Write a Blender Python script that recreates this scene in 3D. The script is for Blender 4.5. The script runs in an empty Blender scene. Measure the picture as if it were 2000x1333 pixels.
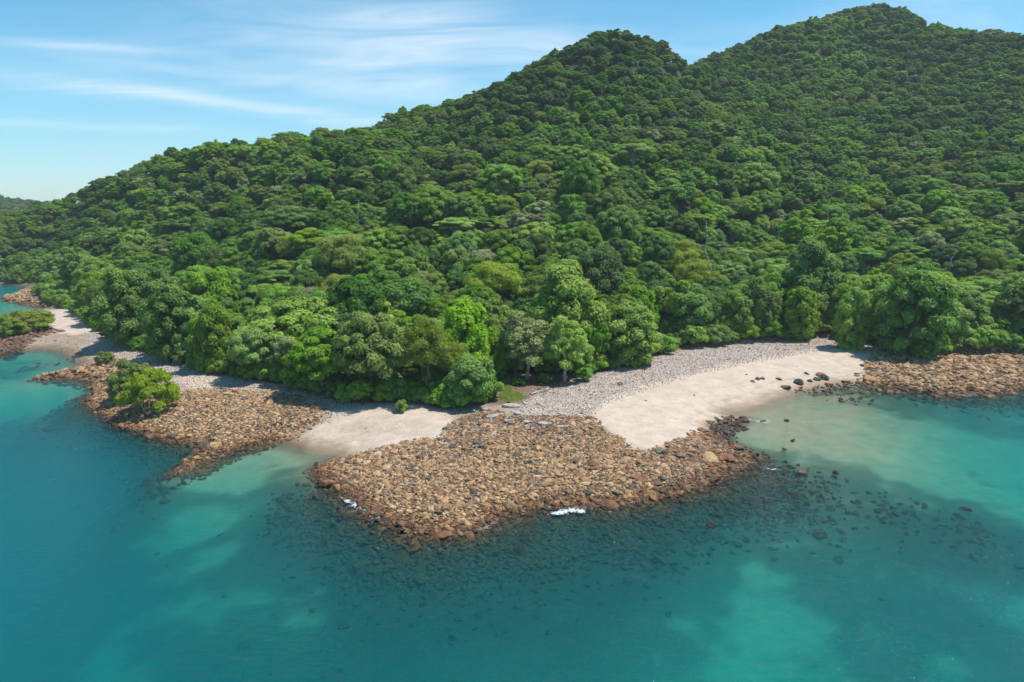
import bpy, math, random
import numpy as np
from math import radians, sin, cos, pi
SC = bpy.context.scene
# ------------------------------------------------------------------ camera, sky, sun, exposure
CAM_H, PITCH, F = 30.0, radians(11.3), 1333.0
cam_d = bpy.data.cameras.new('camera'); cam = bpy.data.objects.new('camera', cam_d)
SC.collection.objects.link(cam); SC.camera = cam
cam.location = (0, 0, CAM_H); cam.rotation_euler = (radians(90) - PITCH, 0, 0)
cam_d.lens = 24.0; cam_d.sensor_width = 36.0; cam_d.clip_start = 0.5; cam_d.clip_end = 8000

SUN_EL, SUN_AZ = radians(66), radians(84)          # azimuth from +Y towards +X
W = bpy.data.worlds.new('World'); SC.world = W; W.use_nodes = True
nt = W.node_tree; nt.nodes.clear()
def N(nt, kind, **kw):
    n = nt.nodes.new(kind)
    for k, v in kw.items():
        if k.startswith('i_'): n.inputs[k[2:].replace('_', ' ')].default_value = v
        else: setattr(n, k, v)
    return n
def L(nt, a, b): nt.links.new(a, b)
def math_n(nt, op, a, b=None, clamp=False):
    n = nt.nodes.new('ShaderNodeMath'); n.operation = op; n.use_clamp = clamp
    for i, v in enumerate((a, b)):
        if v is None: continue
        if isinstance(v, (int, float)): n.inputs[i].default_value = v
        else: L(nt, v, n.inputs[i])
    return n.outputs[0]
def ramp(nt, fac, stops, interp='LINEAR'):
    r = nt.nodes.new('ShaderNodeValToRGB'); r.color_ramp.interpolation = interp
    e = r.color_ramp.elements
    while len(e) < len(stops): e.new(0.5)
    for el, (p, c) in zip(e, stops):
        el.position = p; el.color = (c[0], c[1], c[2], 1) if hasattr(c, '__len__') else (c, c, c, 1)
    L(nt, fac, r.inputs[0]); return r.outputs[0]
def mixc(nt, fac, a, b, mode='MIX'):
    m = nt.nodes.new('ShaderNodeMix'); m.data_type = 'RGBA'; m.blend_type = mode
    for s, v in ((m.inputs[0], fac), (m.inputs[6], a), (m.inputs[7], b)):
        if isinstance(v, (int, float)): s.default_value = v if s == m.inputs[0] else (v, v, v, 1)
        elif isinstance(v, tuple): s.default_value = (v[0], v[1], v[2], 1)
        else: L(nt, v, s)
    return m.outputs[2]
sky = N(nt, 'ShaderNodeTexSky', sky_type='NISHITA', sun_disc=False, sun_elevation=SUN_EL, sun_rotation=SUN_AZ,
        altitude=0, air_density=1.0, dust_density=0.25, ozone_density=1.5)
tc = N(nt, 'ShaderNodeTexCoord')
sep = N(nt, 'ShaderNodeSeparateXYZ'); L(nt, tc.outputs['Generated'], sep.inputs[0])
# cirrus: streaks placed by compass direction and height above the horizon
yy = math_n(nt, 'MAXIMUM', sep.outputs[1], 0.12)
cu = math_n(nt, 'DIVIDE', sep.outputs[0], yy); cv = math_n(nt, 'DIVIDE', sep.outputs[2], yy)
comb = N(nt, 'ShaderNodeCombineXYZ'); L(nt, cu, comb.inputs[0]); L(nt, cv, comb.inputs[1])
mp = N(nt, 'ShaderNodeMapping'); mp.inputs['Rotation'].default_value = (0, 0, radians(7)); mp.inputs['Scale'].default_value = (2.4, 20.0, 1)
L(nt, comb.outputs[0], mp.inputs[0])
n1 = N(nt, 'ShaderNodeTexNoise', i_Scale=1.0, i_Detail=10.0, i_Roughness=0.62, i_Distortion=1.4); L(nt, mp.outputs[0], n1.inputs['Vector'])
n3 = N(nt, 'ShaderNodeTexNoise', i_Scale=3.0, i_Detail=3.0); L(nt, comb.outputs[0], n3.inputs['Vector'])
def gauss(u0, v0, su, sv, slope=0.0):
    du = math_n(nt, 'SUBTRACT', cu, u0); dv = math_n(nt, 'SUBTRACT', math_n(nt, 'SUBTRACT', cv, v0), math_n(nt, 'MULTIPLY', du, slope))
    dv = math_n(nt, 'ADD', dv, math_n(nt, 'MULTIPLY', math_n(nt, 'SUBTRACT', n3.outputs[0], 0.5), sv * 1.6))
    a = math_n(nt, 'POWER', math_n(nt, 'DIVIDE', math_n(nt, 'ABSOLUTE', du), su), 2.0); b = math_n(nt, 'POWER', math_n(nt, 'DIVIDE', math_n(nt, 'ABSOLUTE', dv), sv), 2.0)
    return math_n(nt, 'EXPONENT', math_n(nt, 'MULTIPLY', math_n(nt, 'ADD', a, b), -1.0))
wisp = ramp(nt, n1.outputs[0], [(0.36, 0.0), (0.70, 1.0)])
tot = None
for u0, v0, su, sv, sl, k in ((-0.10, 0.225, .30, .045, -.10, 1.25), (-.24, .165, .30, .026, -.08, .7), (-.62, .165, .16, .012, -.12, .95), (-.42, .142, .18, .009, -.16, .85), (-.22, .120, .18, .010, -.12, .8), (-.58, .108, .20, .006, -.04, .8), (-.55, .212, .30, .006, -.06, .7), (-.3, .20, .5, .04, 0, .3), (.62, .24, .3, .05, 0, .6), (-.5, .06, .6, .05, 0, .25)):
    q = math_n(nt, 'MULTIPLY', gauss(u0, v0, su, sv, sl), k); tot = q if tot is None else math_n(nt, 'ADD', tot, q)
soft = math_n(nt, 'ADD', math_n(nt, 'MULTIPLY', wisp, 0.85), 0.15)
cl = math_n(nt, 'MULTIPLY', math_n(nt, 'MULTIPLY', tot, soft), 0.55, True)
cl = math_n(nt, 'MINIMUM', cl, 0.62)
tn = ramp(nt, cv, [(0.0, (0.70, 0.90, 1.06)), (0.08, (0.56, 0.94, 1.06)), (0.28, (0.42, 0.94, 1.02))])
skyt = mixc(nt, 1.0, sky.outputs[0], tn, 'MULTIPLY')
skyc = mixc(nt, cl, skyt, (6.6, 7.2, 7.6))
bg = N(nt, 'ShaderNodeBackground', i_Strength=0.112); L(nt, skyc, bg.inputs[0])
wo = N(nt, 'ShaderNodeOutputWorld'); L(nt, bg.outputs[0], wo.inputs[0])

sd = bpy.data.lights.new('sun', 'SUN'); sd.energy = 4.0; sd.angle = radians(0.5); sd.color = (1.0, 0.955, 0.88)
so = bpy.data.objects.new('sun', sd); SC.collection.objects.link(so)
from mathutils import Vector
S = Vector((sin(SUN_AZ) * cos(SUN_EL), cos(SUN_AZ) * cos(SUN_EL), sin(SUN_EL)))
so.rotation_euler = S.to_track_quat('Z', 'Y').to_euler(); so.location = (60, 120, 260)
SC.view_settings.view_transform = 'Standard'; SC.view_settings.look = 'None'
SC.view_settings.exposure = 0.47; SC.view_settings.gamma = 1.0
cy_ = SC.cycles
cy_.adaptive_threshold = 0.03; cy_.time_limit = 900
cy_.max_bounces = 6; cy_.diffuse_bounces = 3; cy_.glossy_bounces = 2; cy_.transmission_bounces = 2
cy_.transparent_max_bounces = 8; cy_.volume_bounces = 1; cy_.use_denoising = True
cy_.sample_clamp_indirect = 4.0; cy_.caustics_reflective = False; cy_.caustics_refractive = False

rng = np.random.default_rng(7); random.seed(7)
COL = SC.collection
# ------------------------------------------------------------------ helpers
def ray(px, py):
    dx = (px - 1000) / F; dy = (666.5 - py) / F
    return np.array((dx, cos(PITCH) + dy * sin(PITCH), -sin(PITCH) + dy * cos(PITCH)))
def at_z(px, py, z=0.0):
    d = ray(px, py); t = (z - CAM_H) / d[2]; return (d[0] * t, d[1] * t)
def at_y(px, py, Y):
    d = ray(px, py); t = Y / d[1]; return (d[0] * t, Y, CAM_H + d[2] * t)
def proj(x, y, z):
    z = z - CAM_H
    f = y * cos(PITCH) - z * sin(PITCH); u = y * sin(PITCH) + z * cos(PITCH)
    return 1000 + F * x / f, 666.5 - F * u / f, f
def world_poly(pts, z): return np.array([at_z(a, b, z) for a, b in pts])
def sdf(poly, X, Y):
    """signed distance, positive inside"""
    d = np.full(X.shape, 1e9); inside = np.zeros(X.shape, bool); n = len(poly)
    for i in range(n):
        ax, ay = poly[i]; bx, by = poly[(i + 1) % n]
        ex, ey = bx - ax, by - ay; wx, wy = X - ax, Y - ay
        t = np.clip((wx * ex + wy * ey) / (ex * ex + ey * ey + 1e-9), 0, 1)
        d = np.minimum(d, (wx - ex * t) ** 2 + (wy - ey * t) ** 2)
        c = ((ay > Y) != (by > Y)) & (X < (bx - ax) * (Y - ay) / (by - ay + 1e-12) + ax)
        inside ^= c
    d = np.sqrt(d); return np.where(inside, d, -d)
def _hash(ix, iy, s):
    h = (ix.astype(np.int64) * 374761393 + iy.astype(np.int64) * 668265263 + s * 974711) & 0x7fffffff
    h = ((h ^ (h >> 13)) * 1274126177) & 0x7fffffff
    return ((h ^ (h >> 16)) & 0xffff) / 65535.0
def vnoise(x, y, s=0):
    ix, iy = np.floor(x), np.floor(y); fx, fy = x - ix, y - iy
    fx = fx * fx * (3 - 2 * fx); fy = fy * fy * (3 - 2 * fy)
    a = _hash(ix, iy, s); b = _hash(ix + 1, iy, s); c = _hash(ix, iy + 1, s); d = _hash(ix + 1, iy + 1, s)
    return (a * (1 - fx) + b * fx) * (1 - fy) + (c * (1 - fx) + d * fx) * fy
def fbm(x, y, s=0, o=4):
    v = 0; a = 0.5; t = 0
    for k in range(o): v = v + a * vnoise(x * 2 ** k, y * 2 ** k, s + k * 17); t += a; a *= 0.5
    return v / t - 0.5
def sstep(a, b, x):
    t = np.clip((x - a) / (b - a), 0, 1); return t * t * (3 - 2 * t)
def mesh_np(name, V, Fq, mat=None, smooth=False, cols=None):
    me = bpy.data.meshes.new(name); V = np.asarray(V, np.float32); Fq = np.asarray(Fq, np.int32)
    k = Fq.shape[1]; n = len(Fq)
    me.vertices.add(len(V)); me.vertices.foreach_set('co', V.ravel())
    me.loops.add(n * k); me.loops.foreach_set('vertex_index', Fq.ravel())
    me.polygons.add(n); me.polygons.foreach_set('loop_start', np.arange(0, n * k, k, dtype=np.int32))
    me.polygons.foreach_set('loop_total', np.full(n, k, np.int32))
    if smooth: me.polygons.foreach_set('use_smooth', np.ones(n, bool))
    me.update(calc_edges=True)
    for cn, (ty, arr) in (cols or {}).items():
        at = me.attributes.new(cn, ty, 'POINT')
        at.data.foreach_set({'FLOAT': 'value', 'FLOAT_COLOR': 'color', 'FLOAT_VECTOR': 'vector', 'INT': 'value'}[ty], np.asarray(arr).ravel())
    if mat: me.materials.append(mat)
    return me
def link(name, data, parent=None, loc=None):
    o = bpy.data.objects.new(name, data); COL.objects.link(o)
    if parent: o.parent = parent
    if loc is not None: o.location = loc
    return o
def tag(o, label=None, cat=None, group=None, kind=None):
    for k, v in (('label', label), ('category', cat), ('group', group), ('kind', kind)):
        if v: o[k] = v
    return o
def bsdf_mat(name):
    m = bpy.data.materials.new(name); m.use_nodes = True; t = m.node_tree; t.nodes.clear()
    out = N(t, 'ShaderNodeOutputMaterial'); return m, t, out

# ------------------------------------------------------------------ coast outlines (traced, then laid on the ground)
SHORE = [(-900, 470), (-420, 520), (-150, 545), (0, 556), (35, 558), (48, 566), (25, 574), (6, 581), (20, 587), (60, 592), (82, 601), (68, 610),
 (30, 617), (-10, 618), (-90, 622), (-160, 640), (-100, 668), (-40, 688), (0, 690), (40, 684), (95, 683), (125, 690), (150, 704), (166, 713), (140, 722), (95, 730), (68, 737),
 (100, 740), (160, 737), (186, 745), (186, 760), (172, 775), (180, 796), (215, 818), (250, 835), (300, 850), (360, 861), (408, 868),
 (400, 884), (372, 905), (362, 916), (392, 908), (430, 886), (500, 868), (548, 858), (600, 868), (640, 882), (662, 892), (632, 904), (622, 916), (640, 932),
 (680, 962), (738, 1006), (800, 1031), (880, 1042), (935, 1031), (968, 1004), (1040, 988), (1110, 984), (1180, 986), (1250, 976), (1330, 955), (1400, 928),
 (1448, 902), (1436, 880), (1404, 862), (1388, 842), (1430, 826), (1452, 818), (1420, 812), (1490, 792), (1560, 764), (1640, 748), (1700, 748), (1760, 757),
 (1850, 768), (1920, 768), (2000, 756), (2150, 752), (2500, 740), (3300, 735)]
shore = world_poly(SHORE, 0.0)
shore = np.vstack([shore, [(1500, 300), (1500, 2000), (-1500, 2000), (-1500, 700)]])
EDGE = [(-900, 455), (-420, 505), (-150, 532), (0, 546), (60, 552), (100, 584), (140, 604), (185, 634), (215, 655), (250, 674), (330, 698), (400, 720), (480, 738),
 (560, 752), (640, 772), (700, 783), (760, 784), (800, 788), (870, 798), (940, 792), (955, 762), (985, 742), (1040, 738), (1110, 740), (1170, 728), (1250, 704), (1300, 688),
 (1400, 674), (1500, 667), (1600, 660), (1700, 668), (1750, 688), (1850, 690), (1940, 690), (2000, 688), (2150, 690), (2500, 685), (3300, 680)]
edge = world_poly(EDGE, 2.0)
edge = np.vstack([edge, [(1400, 330), (1400, 1900), (-1400, 1900), (-1400, 720)]])
P_ = lambda pts, z=1.0: world_poly(pts, z)
ROCKS = [
 ('central', P_([(610, 912), (640, 932), (680, 964), (738, 1008), (800, 1034), (880, 1045), (940, 1034), (972, 1006), (1040, 991), (1180, 989), (1250, 979), (1330, 958), (1400, 932),
   (1452, 904), (1440, 870), (1400, 848), (1368, 848), (1305, 888), (1235, 900), (1195, 872), (1150, 838), (1100, 836), (1000, 836), (940, 826), (892, 846), (860, 874), (780, 884), (700, 890), (650, 898)], 0.4)),
 ('left', P_([(172, 775), (215, 764), (350, 779), (430, 776), (520, 784), (590, 796), (622, 812), (618, 830), (560, 848), (500, 868), (430, 887), (395, 908), (362, 916),
   (392, 888), (410, 871), (360, 863), (300, 852), (240, 834), (178, 798)], 0.5)),
 ('spit', P_([(68, 737), (130, 724), (190, 712), (240, 716), (250, 735), (220, 765), (186, 765), (186, 748), (100, 740)], 0.3)),
 ('right', P_([(1690, 746), (1700, 716), (1740, 694), (1800, 690), (2000, 692), (2200, 692), (2200, 752), (2000, 757), (1920, 770), (1850, 769), (1760, 758)], 0.8)),
 ('farleft', P_([(4, 580), (45, 566), (120, 584), (150, 600), (140, 606), (82, 598), (30, 588)], 0.5)),
 ('mangrove', P_([(-60, 640), (60, 640), (110, 658), (60, 668), (20, 690), (-60, 692)], 0.5)),
 ('tongue', P_([(1400, 862), (1385, 842), (1400, 826), (1455, 818), (1450, 830), (1420, 850)], 0.2)),
]
SAND = [P_([(570, 852), (620, 832), (660, 812), (705, 792), (740, 783), (800, 788), (860, 806), (886, 838), (858, 872), (780, 882), (690, 890), (620, 874)], 0.8),
 P_([(1150, 826), (1185, 792), (1250, 768), (1330, 742), (1440, 716), (1560, 696), (1640, 684), (1690, 684), (1700, 705), (1688, 750), (1560, 765), (1490, 792), (1420, 815), (1395, 832), (1365, 852), (1305, 890), (1235, 900), (1195, 872), (1160, 842)], 0.9),
 P_([(100, 608), (150, 610), (180, 640), (190, 655), (140, 658), (100, 655)], 1.0),
 P_([(350, 735), (420, 745), (470, 752), (440, 762), (370, 766)], 1.2)]
PEBB = [P_([(985, 818), (1010, 790), (1040, 765), (1170, 735), (1250, 710), (1400, 678), (1520, 666), (1610, 660), (1760, 684), (1745, 700), (1640, 684), (1560, 695), (1440, 715), (1330, 741), (1250, 768), (1182, 792), (1150, 832), (1060, 832)], 1.5),
 P_([(190, 640), (230, 662), (330, 700), (480, 740), (640, 775), (700, 790), (690, 806), (640, 818), (596, 798), (520, 784), (430, 776), (350, 779), (330, 735), (250, 716), (195, 700), (160, 668)], 1.6)]
SOIL = P_([(940, 770), (1000, 738), (1110, 738), (1140, 742), (1060, 768), (1020, 790), (960, 792)], 2.0)

# ------------------------------------------------------------------ hills: canopy heights read along sight lines, thin-plate surface through them
CAN = 8.0
canopy = [(0, 500, 262), (0, 450, 300), (0, 418, 360), (95, 540, 245), (95, 470, 300), (95, 412, 370), (50, 418, 368), (-150, 430, 330), (-150, 500, 280), (-300, 440, 360),
 (200, 347, 330), (200, 420, 280), (200, 500, 235), (200, 580, 195), (260, 320, 315), (330, 292, 300), (330, 370, 255), (330, 450, 220), (330, 530, 185), (330, 605, 160),
 (400, 277, 290), (460, 270, 282), (460, 350, 240), (460, 430, 205), (460, 510, 175), (460, 600, 145), (530, 259, 270), (600, 247, 260), (600, 330, 225), (600, 420, 190), (600, 500, 160), (600, 590, 130),
 (720, 243, 262), (720, 330, 228), (720, 420, 185), (720, 500, 152), (720, 600, 118), (660, 244, 262),
 (760, 216, 322), (800, 205, 325), (850, 196, 322), (900, 186, 320), (950, 162, 318), (1000, 138, 316), (1050, 112, 318), (1100, 90, 322), (1150, 72, 326), (1200, 60, 330), (1250, 66, 333), (1300, 84, 345), (1342, 120, 375), (1318, 160, 335), (1385, 160, 350), (1365, 250, 262), (1290, 240, 268),
 (850, 262, 275), (850, 330, 236), (850, 420, 190), (850, 500, 155), (850, 600, 122),
 (1000, 210, 280), (1000, 300, 235), (1000, 400, 188), (1000, 500, 145), (1000, 600, 118),
 (1200, 120, 306), (1200, 200, 275), (1200, 300, 232), (1200, 400, 190), (1200, 500, 155), (1200, 600, 130),
 (1350, 180, 305), (1350, 225, 275), (1350, 300, 242), (1350, 400, 202), (1350, 500, 170), (1350, 600, 148),
 (1400, 100, 410), (1450, 84, 425), (1500, 56, 440), (1550, 41, 450), (1600, 34, 460), (1650, 14, 470), (1700, 2, 472), (1750, 8, 468), (1800, 34, 460), (1850, 52, 448), (1900, 58, 436), (1950, 53, 425), (2000, 68, 412), (2100, 80, 400), (2300, 120, 390),
 (1500, 120, 395), (1500, 200, 325), (1500, 300, 262), (1500, 400, 216), (1500, 500, 182), (1500, 600, 160),
 (1700, 80, 425), (1700, 160, 368), (1700, 250, 302), (1700, 350, 246), (1700, 450, 206), (1700, 550, 176), (1700, 615, 160),
 (1850, 150, 362), (1850, 250, 292), (1850, 350, 240), (1850, 450, 200), (1850, 550, 170), (1850, 620, 155),
 (2000, 150, 345), (2000, 250, 285), (2000, 350, 235), (2000, 450, 195), (2000, 550, 165), (2000, 620, 152), (2300, 300, 260), (2300, 450, 190), (2300, 600, 150)]
ctrl = []
for px, py, Y in canopy:
    x, y, z = at_y(px, py, Y); ctrl.append((x, y, max(z - CAN + 1.9 * float(sstep(240, 300, Y)), 2.5)))
def behind(px, py, Y, dy, dz):
    x, y, z = at_y(px, py, Y); ctrl.append((x * (1 + dy / Y), y + dy, max(z - CAN - dz, 3)))
for px, py, Y in [(95, 404, 370), (200, 347, 330), (330, 292, 300), (460, 270, 282), (600, 247, 260)]: behind(px, py, Y, 40, 14); behind(px, py, Y, 130, 45)
for px, py, Y in [(800, 205, 325), (950, 162, 318), (1100, 90, 322), (1200, 60, 330)]: behind(px, py, Y, 50, 20); behind(px, py, Y, 160, 70)
for px, py, Y in [(1500, 60, 440), (1700, 2, 472), (1850, 52, 448), (2000, 68, 412), (2300, 120, 390)]: behind(px, py, Y, 60, 22); behind(px, py, Y, 200, 100)
for i in range(len(EDGE)):
    if -500 < EDGE[i][0] < 2600: ctrl.append((edge[i][0], edge[i][1], 2.6))
ctrl = np.array(ctrl); SCL = 100.0
def tps_fit(c, lam=0.002):
    n = len(c); X = c[:, :2] / SCL
    r2 = ((X[:, None] - X[None]) ** 2).sum(-1); K = 0.5 * r2 * np.log(r2 + 1e-12) + lam * np.eye(n)
    Pm = np.hstack([np.ones((n, 1)), X]); A = np.zeros((n + 3, n + 3)); A[:n, :n] = K; A[:n, n:] = Pm; A[n:, :n] = Pm.T
    return np.linalg.solve(A, np.concatenate([c[:, 2], np.zeros(3)]))
TW = tps_fit(ctrl)
def tps(x, y):
    x = x / SCL; y = y / SCL; v = TW[-3] + TW[-2] * x + TW[-1] * y
    for (cx_, cy2, _), w in zip(ctrl, TW):
        r2 = (x - cx_ / SCL) ** 2 + (y - cy2 / SCL) ** 2; v = v + w * 0.5 * r2 * np.log(r2 + 1e-12)
    return v
# sea depth and bed control points: px, py, depth, reef amount (0 sand .. 1 dark rock)
SEA = [(100, 1300, 5.5, .5), (500, 1310, 4.4, .5), (1000, 1300, 4.2, .45), (1500, 1310, 4.4, .5), (2000, 1300, 4.8, .55), (100, 1100, 8.5, .8), (100, 950, 11, .9), (140, 850, 10, 1), (250, 900, 7, 1), (0, 800, 8.5, .9), (-20, 1000, 12, .9), (230, 1000, 8, .8),
 (0, 720, 2.2, .8), (50, 760, .50, 0), (110, 752, .45, 0), (10, 768, .6, 0), (40, 700, .35, .1), (110, 705, .8, .6), (160, 790, 2.4, 1), (300, 1040, 6.0, .6), (330, 900, 1.8, .9), (420, 1000, 3.8, .65), (500, 1100, 3.6, .45), (420, 1160, 4.8, .7), (700, 1120, 2.6, .9), (600, 1010, 1.6, 1), (520, 990, 1.9, .9), (460, 1010, 2.8, .7),
 (900, 1100, 1.5, 1), (800, 1075, 1.3, 1), (750, 1060, 1.1, 1), (1000, 1060, 1.0, 1), (1100, 1080, 1.2, 1), (1200, 1060, 1.1, 1), (1300, 1050, 1.2, 1), (1580, 1180, 3.2, .6), (1550, 1240, 3.6, .6), (1330, 1170, 3.0, .5), (1700, 1250, 4.2, .6), (1250, 1130, 2.2, .9), (1120, 1140, 2.2, 1), (950, 1140, 2.4, .95), (1450, 1000, 1.0, .8), (1000, 1200, 3.6, .75), (830, 1200, 3.9, .6), (560, 1140, 3.4, .35), (650, 1080, 2.2, .9),
 (1450, 1090, 2.0, .35), (1440, 1170, 2.3, 0), (1490, 1145, 2.2, 0), (1350, 1120, 2.4, .8), (1450, 1230, 2.8, .05), (1560, 1160, 2.8, .6), (1400, 1210, 3.0, .3), (1330, 1260, 3.8, .35), (1220, 1170, 3.2, .5), (1700, 1120, 3.0, .75), (1900, 1150, 3.8, .8), (1620, 1220, 3.6, .5), (2000, 1050, 2.4, 1), (1560, 1110, 2.4, .5),
 (1600, 850, .14, 0), (1540, 840, .10, .1), (1700, 850, .24, 0), (1640, 880, .20, 0), (1700, 910, .34, 0), (1760, 890, .45, 0), (1800, 850, .5, 0), (1640, 920, .36, .1), (1870, 860, 1.2, 0), (1960, 890, 3.0, .6), (1990, 820, 2.8, .5), (1880, 810, 1.0, .2), (1780, 795, .35, .55), (1620, 790, .10, .45), (1700, 785, .18, .65), (1690, 810, .2, .4), (1900, 780, .9, .7), (1820, 925, .9, .1),
 (1560, 950, .7, 1), (1480, 920, .5, 1), (1520, 985, .8, 1), (1700, 952, .75, 1), (1780, 985, .9, 1), (1850, 985, .9, 1), (1920, 1010, .9, 1), (1650, 1000, 1.2, .3), (1560, 1020, 1.3, .3), (1750, 1045, 1.6, .9), (1960, 945, 2.2, .4), (1880, 950, 1.6, .3),
 (500, 920, .30, 0), (460, 925, .38, 0), (430, 945, .6, .1), (560, 885, .15, .1), (600, 905, .35, .4), (490, 950, .7, .1), (360, 960, 2.8, .5), (620, 955, .8, 1), (700, 1000, .8, 1), (390, 935, 1.4, .6),
 (-300, 900, 12, .9), (-300, 700, 5, .8), (-300, 1300, 6, .5), (2300, 1000, 5, .6), (2300, 1300, 6, .6), (30, 600, .25, 0), (-60, 595, .9, .2), (-100, 570, 3, .6)]
sea = np.array([(*at_z(a, b), d, r) for a, b, d, r in SEA])
def sea_fields(x, y):
    # distances grow with range: use log-polar-like weighting so far control points reach further
    num = np.zeros(x.shape); nr = np.zeros(x.shape); den = np.full(x.shape, 1e-9)
    for sx, sy, d, r in sea:
        s = 1.6 + 0.042 * math.hypot(sx, sy)
        q = ((x - sx) ** 2 + ((y - sy) * 0.75) ** 2) / (s * s)
        w = np.exp(-0.5 * q) + 2e-3 / (1 + q) ** 2; w = w / s
        num += w * d; nr += w * r; den += w
    return num / den, nr / den
def height(x, y, full=False):
    wx = x + 2.2 * fbm(x / 9, y / 9, 3) ; wy = y + 2.2 * fbm(x / 9, y / 9, 5)
    ds = sdf(shore, wx, wy); de = sdf(edge, x, y)
    land = 2.1 * (1 - np.exp(-np.maximum(ds, 0) / 8.5)) + 0.12 * fbm(x / 3, y / 3, 9) * sstep(0, 5, ds)
    t = tps(x, y); t = np.maximum(t, 2.2) + 8.0 * fbm(x / 46, y / 60, 21, 3) * sstep(20, 60, de) * (1 - 0.7 * sstep(215, 280, y))
    far = 47 * np.exp(-(((x + 640) / 150) ** 2 + ((y - 760) / 130) ** 2)) + 16 * np.exp(-(((x + 470) / 60) ** 2 + ((y - 730) / 100) ** 2))
    wfar = sstep(520, 640, y); t = t * (1 - wfar) + wfar * (far - 3)
    cut = sstep(90, 140, y) * sstep(1000, 600, y)
    bank = 0.9 * sstep(-0.4, 0.9, de) * (sstep(20, 45, x))
    w = sstep(0.0, 26.0, de)
    h = land * (1 - w) + np.maximum(t, land) * w + bank * (1 - w)
    dep, reef = sea_fields(x, y)
    dd = np.maximum(-ds, 0)
    reach = np.clip(1.5 + 3.3 * dep, 2, 16)
    seaz = -(dep * (1 - np.exp(-dd / reach * 1.6))) - 0.02 * dd / (1 + dd / 30) * np.clip(dep / 2.5 - .2, 0, 1)
    seaz = seaz + 0.9 * fbm(x / 9, y / 9, 33, 4) * sstep(3, 14, dd) * np.clip(dep / 3, 0, 1) + 0.35 * fbm(x / 4, y / 4, 31) * sstep(0.5, 4, dd) * (0.5 + reef)
    hh = np.where(ds > 0, h, seaz)
    hh = np.where((y > 560) & (ds > 0), np.where(t > 2, t, -6 * (1 - sstep(-3, 2, t)) + t * sstep(-3, 2, t)), hh)
    if full: return hh, ds, de, reef, dep
    return hh
def axis(lo, hi, step, out_lo, out_hi, g=1.09):
    a = list(np.arange(lo, hi + 1e-6, step)); s = step
    while a[-1] < out_hi: s *= g; a.append(a[-1] + s)
    s = step
    while a[0] > out_lo: s *= g; a.insert(0, a[0] - s)
    return np.array(a)
ax_ = axis(-120, 130, 0.55, -2500, 2500); ay_ = axis(42, 160, 0.55, -2500, 2500, 1.06)
GX, GY = np.meshgrid(ax_, ay_); gx, gy = GX.ravel(), GY.ravel()
gz, gds, gde, greef, gdep = height(gx, gy, True)
# ground colour (albedo of what lies there; crevice shade painted in under the rocks)
def col_of(gx, gy, gds, gde, greef):
    nA = fbm(gx / 2.2, gy / 2.2, 41); nB = fbm(gx / 11, gy / 11, 43); jx = gx + 2.4 * fbm(gx / 3, gy / 3, 51); jy = gy + 2.4 * fbm(gx / 3, gy / 3, 53)
    base = np.array((0.38, 0.30, 0.23)) * np.ones((len(gx), 3)); peb = np.full(len(gx), 0.65)
    def put(w, c, p):
        nonlocal base, peb
        base = base * (1 - w[:, None]) + np.array(c) * w[:, None]; peb = peb * (1 - w) + p * w
    for p in PEBB: put(sstep(-0.8, 1.2, sdf(p, jx, jy)), (0.50, 0.44, 0.405), 1.0)
    for p in SAND: put(sstep(-0.9, 0.7, sdf(p, jx, jy)), (0.55, 0.44, 0.355), 0.05)
    wr = np.exp(-((gds - 3.6 - 1.3 * fbm(gx / 6, gy / 6, 57)) / .38) ** 2) * np.clip(.35 + 1.6 * fbm(gx / 2, gy / 2, 59), 0, 1); put(wr * .6, (0.27, 0.20, 0.155), 0.3)
    mx0, my0 = at_z(735, 838, 1.0); put(.5 * np.exp(-(((gx - mx0) / 6) ** 2 + ((gy - my0) / 3) ** 2)) * np.clip(.5 + 2.2 * fbm(gx / 1.3, gy / 1.3, 61), 0, 1), (0.30, 0.22, 0.20), 0.4)
    for n_, p in ROCKS: put(sstep(-0.8, 0.8, sdf(p, jx, jy)), (0.13, 0.085, 0.05), 0.8)  # ground between the rocks darkened to paint in the shade of crevices
    put(sstep(-0.5, 1.0, sdf(SOIL, jx, jy)), (0.19, 0.125, 0.08), 0.3)
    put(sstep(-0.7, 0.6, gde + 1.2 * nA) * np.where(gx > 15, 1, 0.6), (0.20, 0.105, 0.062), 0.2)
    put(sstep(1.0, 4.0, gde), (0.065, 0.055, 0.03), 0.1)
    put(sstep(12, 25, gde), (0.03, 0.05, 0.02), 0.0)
    # sea bed
    nC = fbm(gx / 5.5 + 9, gy / 3.5, 47, 5); r = sstep(0.36, 0.58, greef + 0.50 * nB + 0.75 * nC + 0.25 * nA)
    r = r * 0.55 + 0.45 * sstep(0.1, 0.9, greef + 0.3 * nB)
    nr_ = (np.exp(-np.maximum(-gds, 0) / 9.0) * sstep(0.55, 0.9, greef))[:, None]
    dark = np.array((0.045, 0.085, 0.045))[None] * (1 - nr_) + np.array((0.095, 0.066, 0.036))[None] * nr_
    bed = np.array((0.62, 0.58, 0.42))[None] * (1 - r[:, None]) + dark * r[:, None]
    w = sstep(0.6, 3.0, -gds)
    keep = np.zeros(len(gx))
    base = base * (1 - w[:, None]) + bed * w[:, None]; peb = peb * (1 - w) + (0.5 + .5 * nr_[:, 0]) * r * w
    return base, peb
gcol, gpeb = col_of(gx, gy, gds, gde, greef)
nx, ny = len(ax_), len(ay_)
I = np.arange(nx * ny).reshape(ny, nx)
gf = np.stack([I[:-1, :-1].ravel(), I[:-1, 1:].ravel(), I[1:, 1:].ravel(), I[1:, :-1].ravel()], 1)

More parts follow.
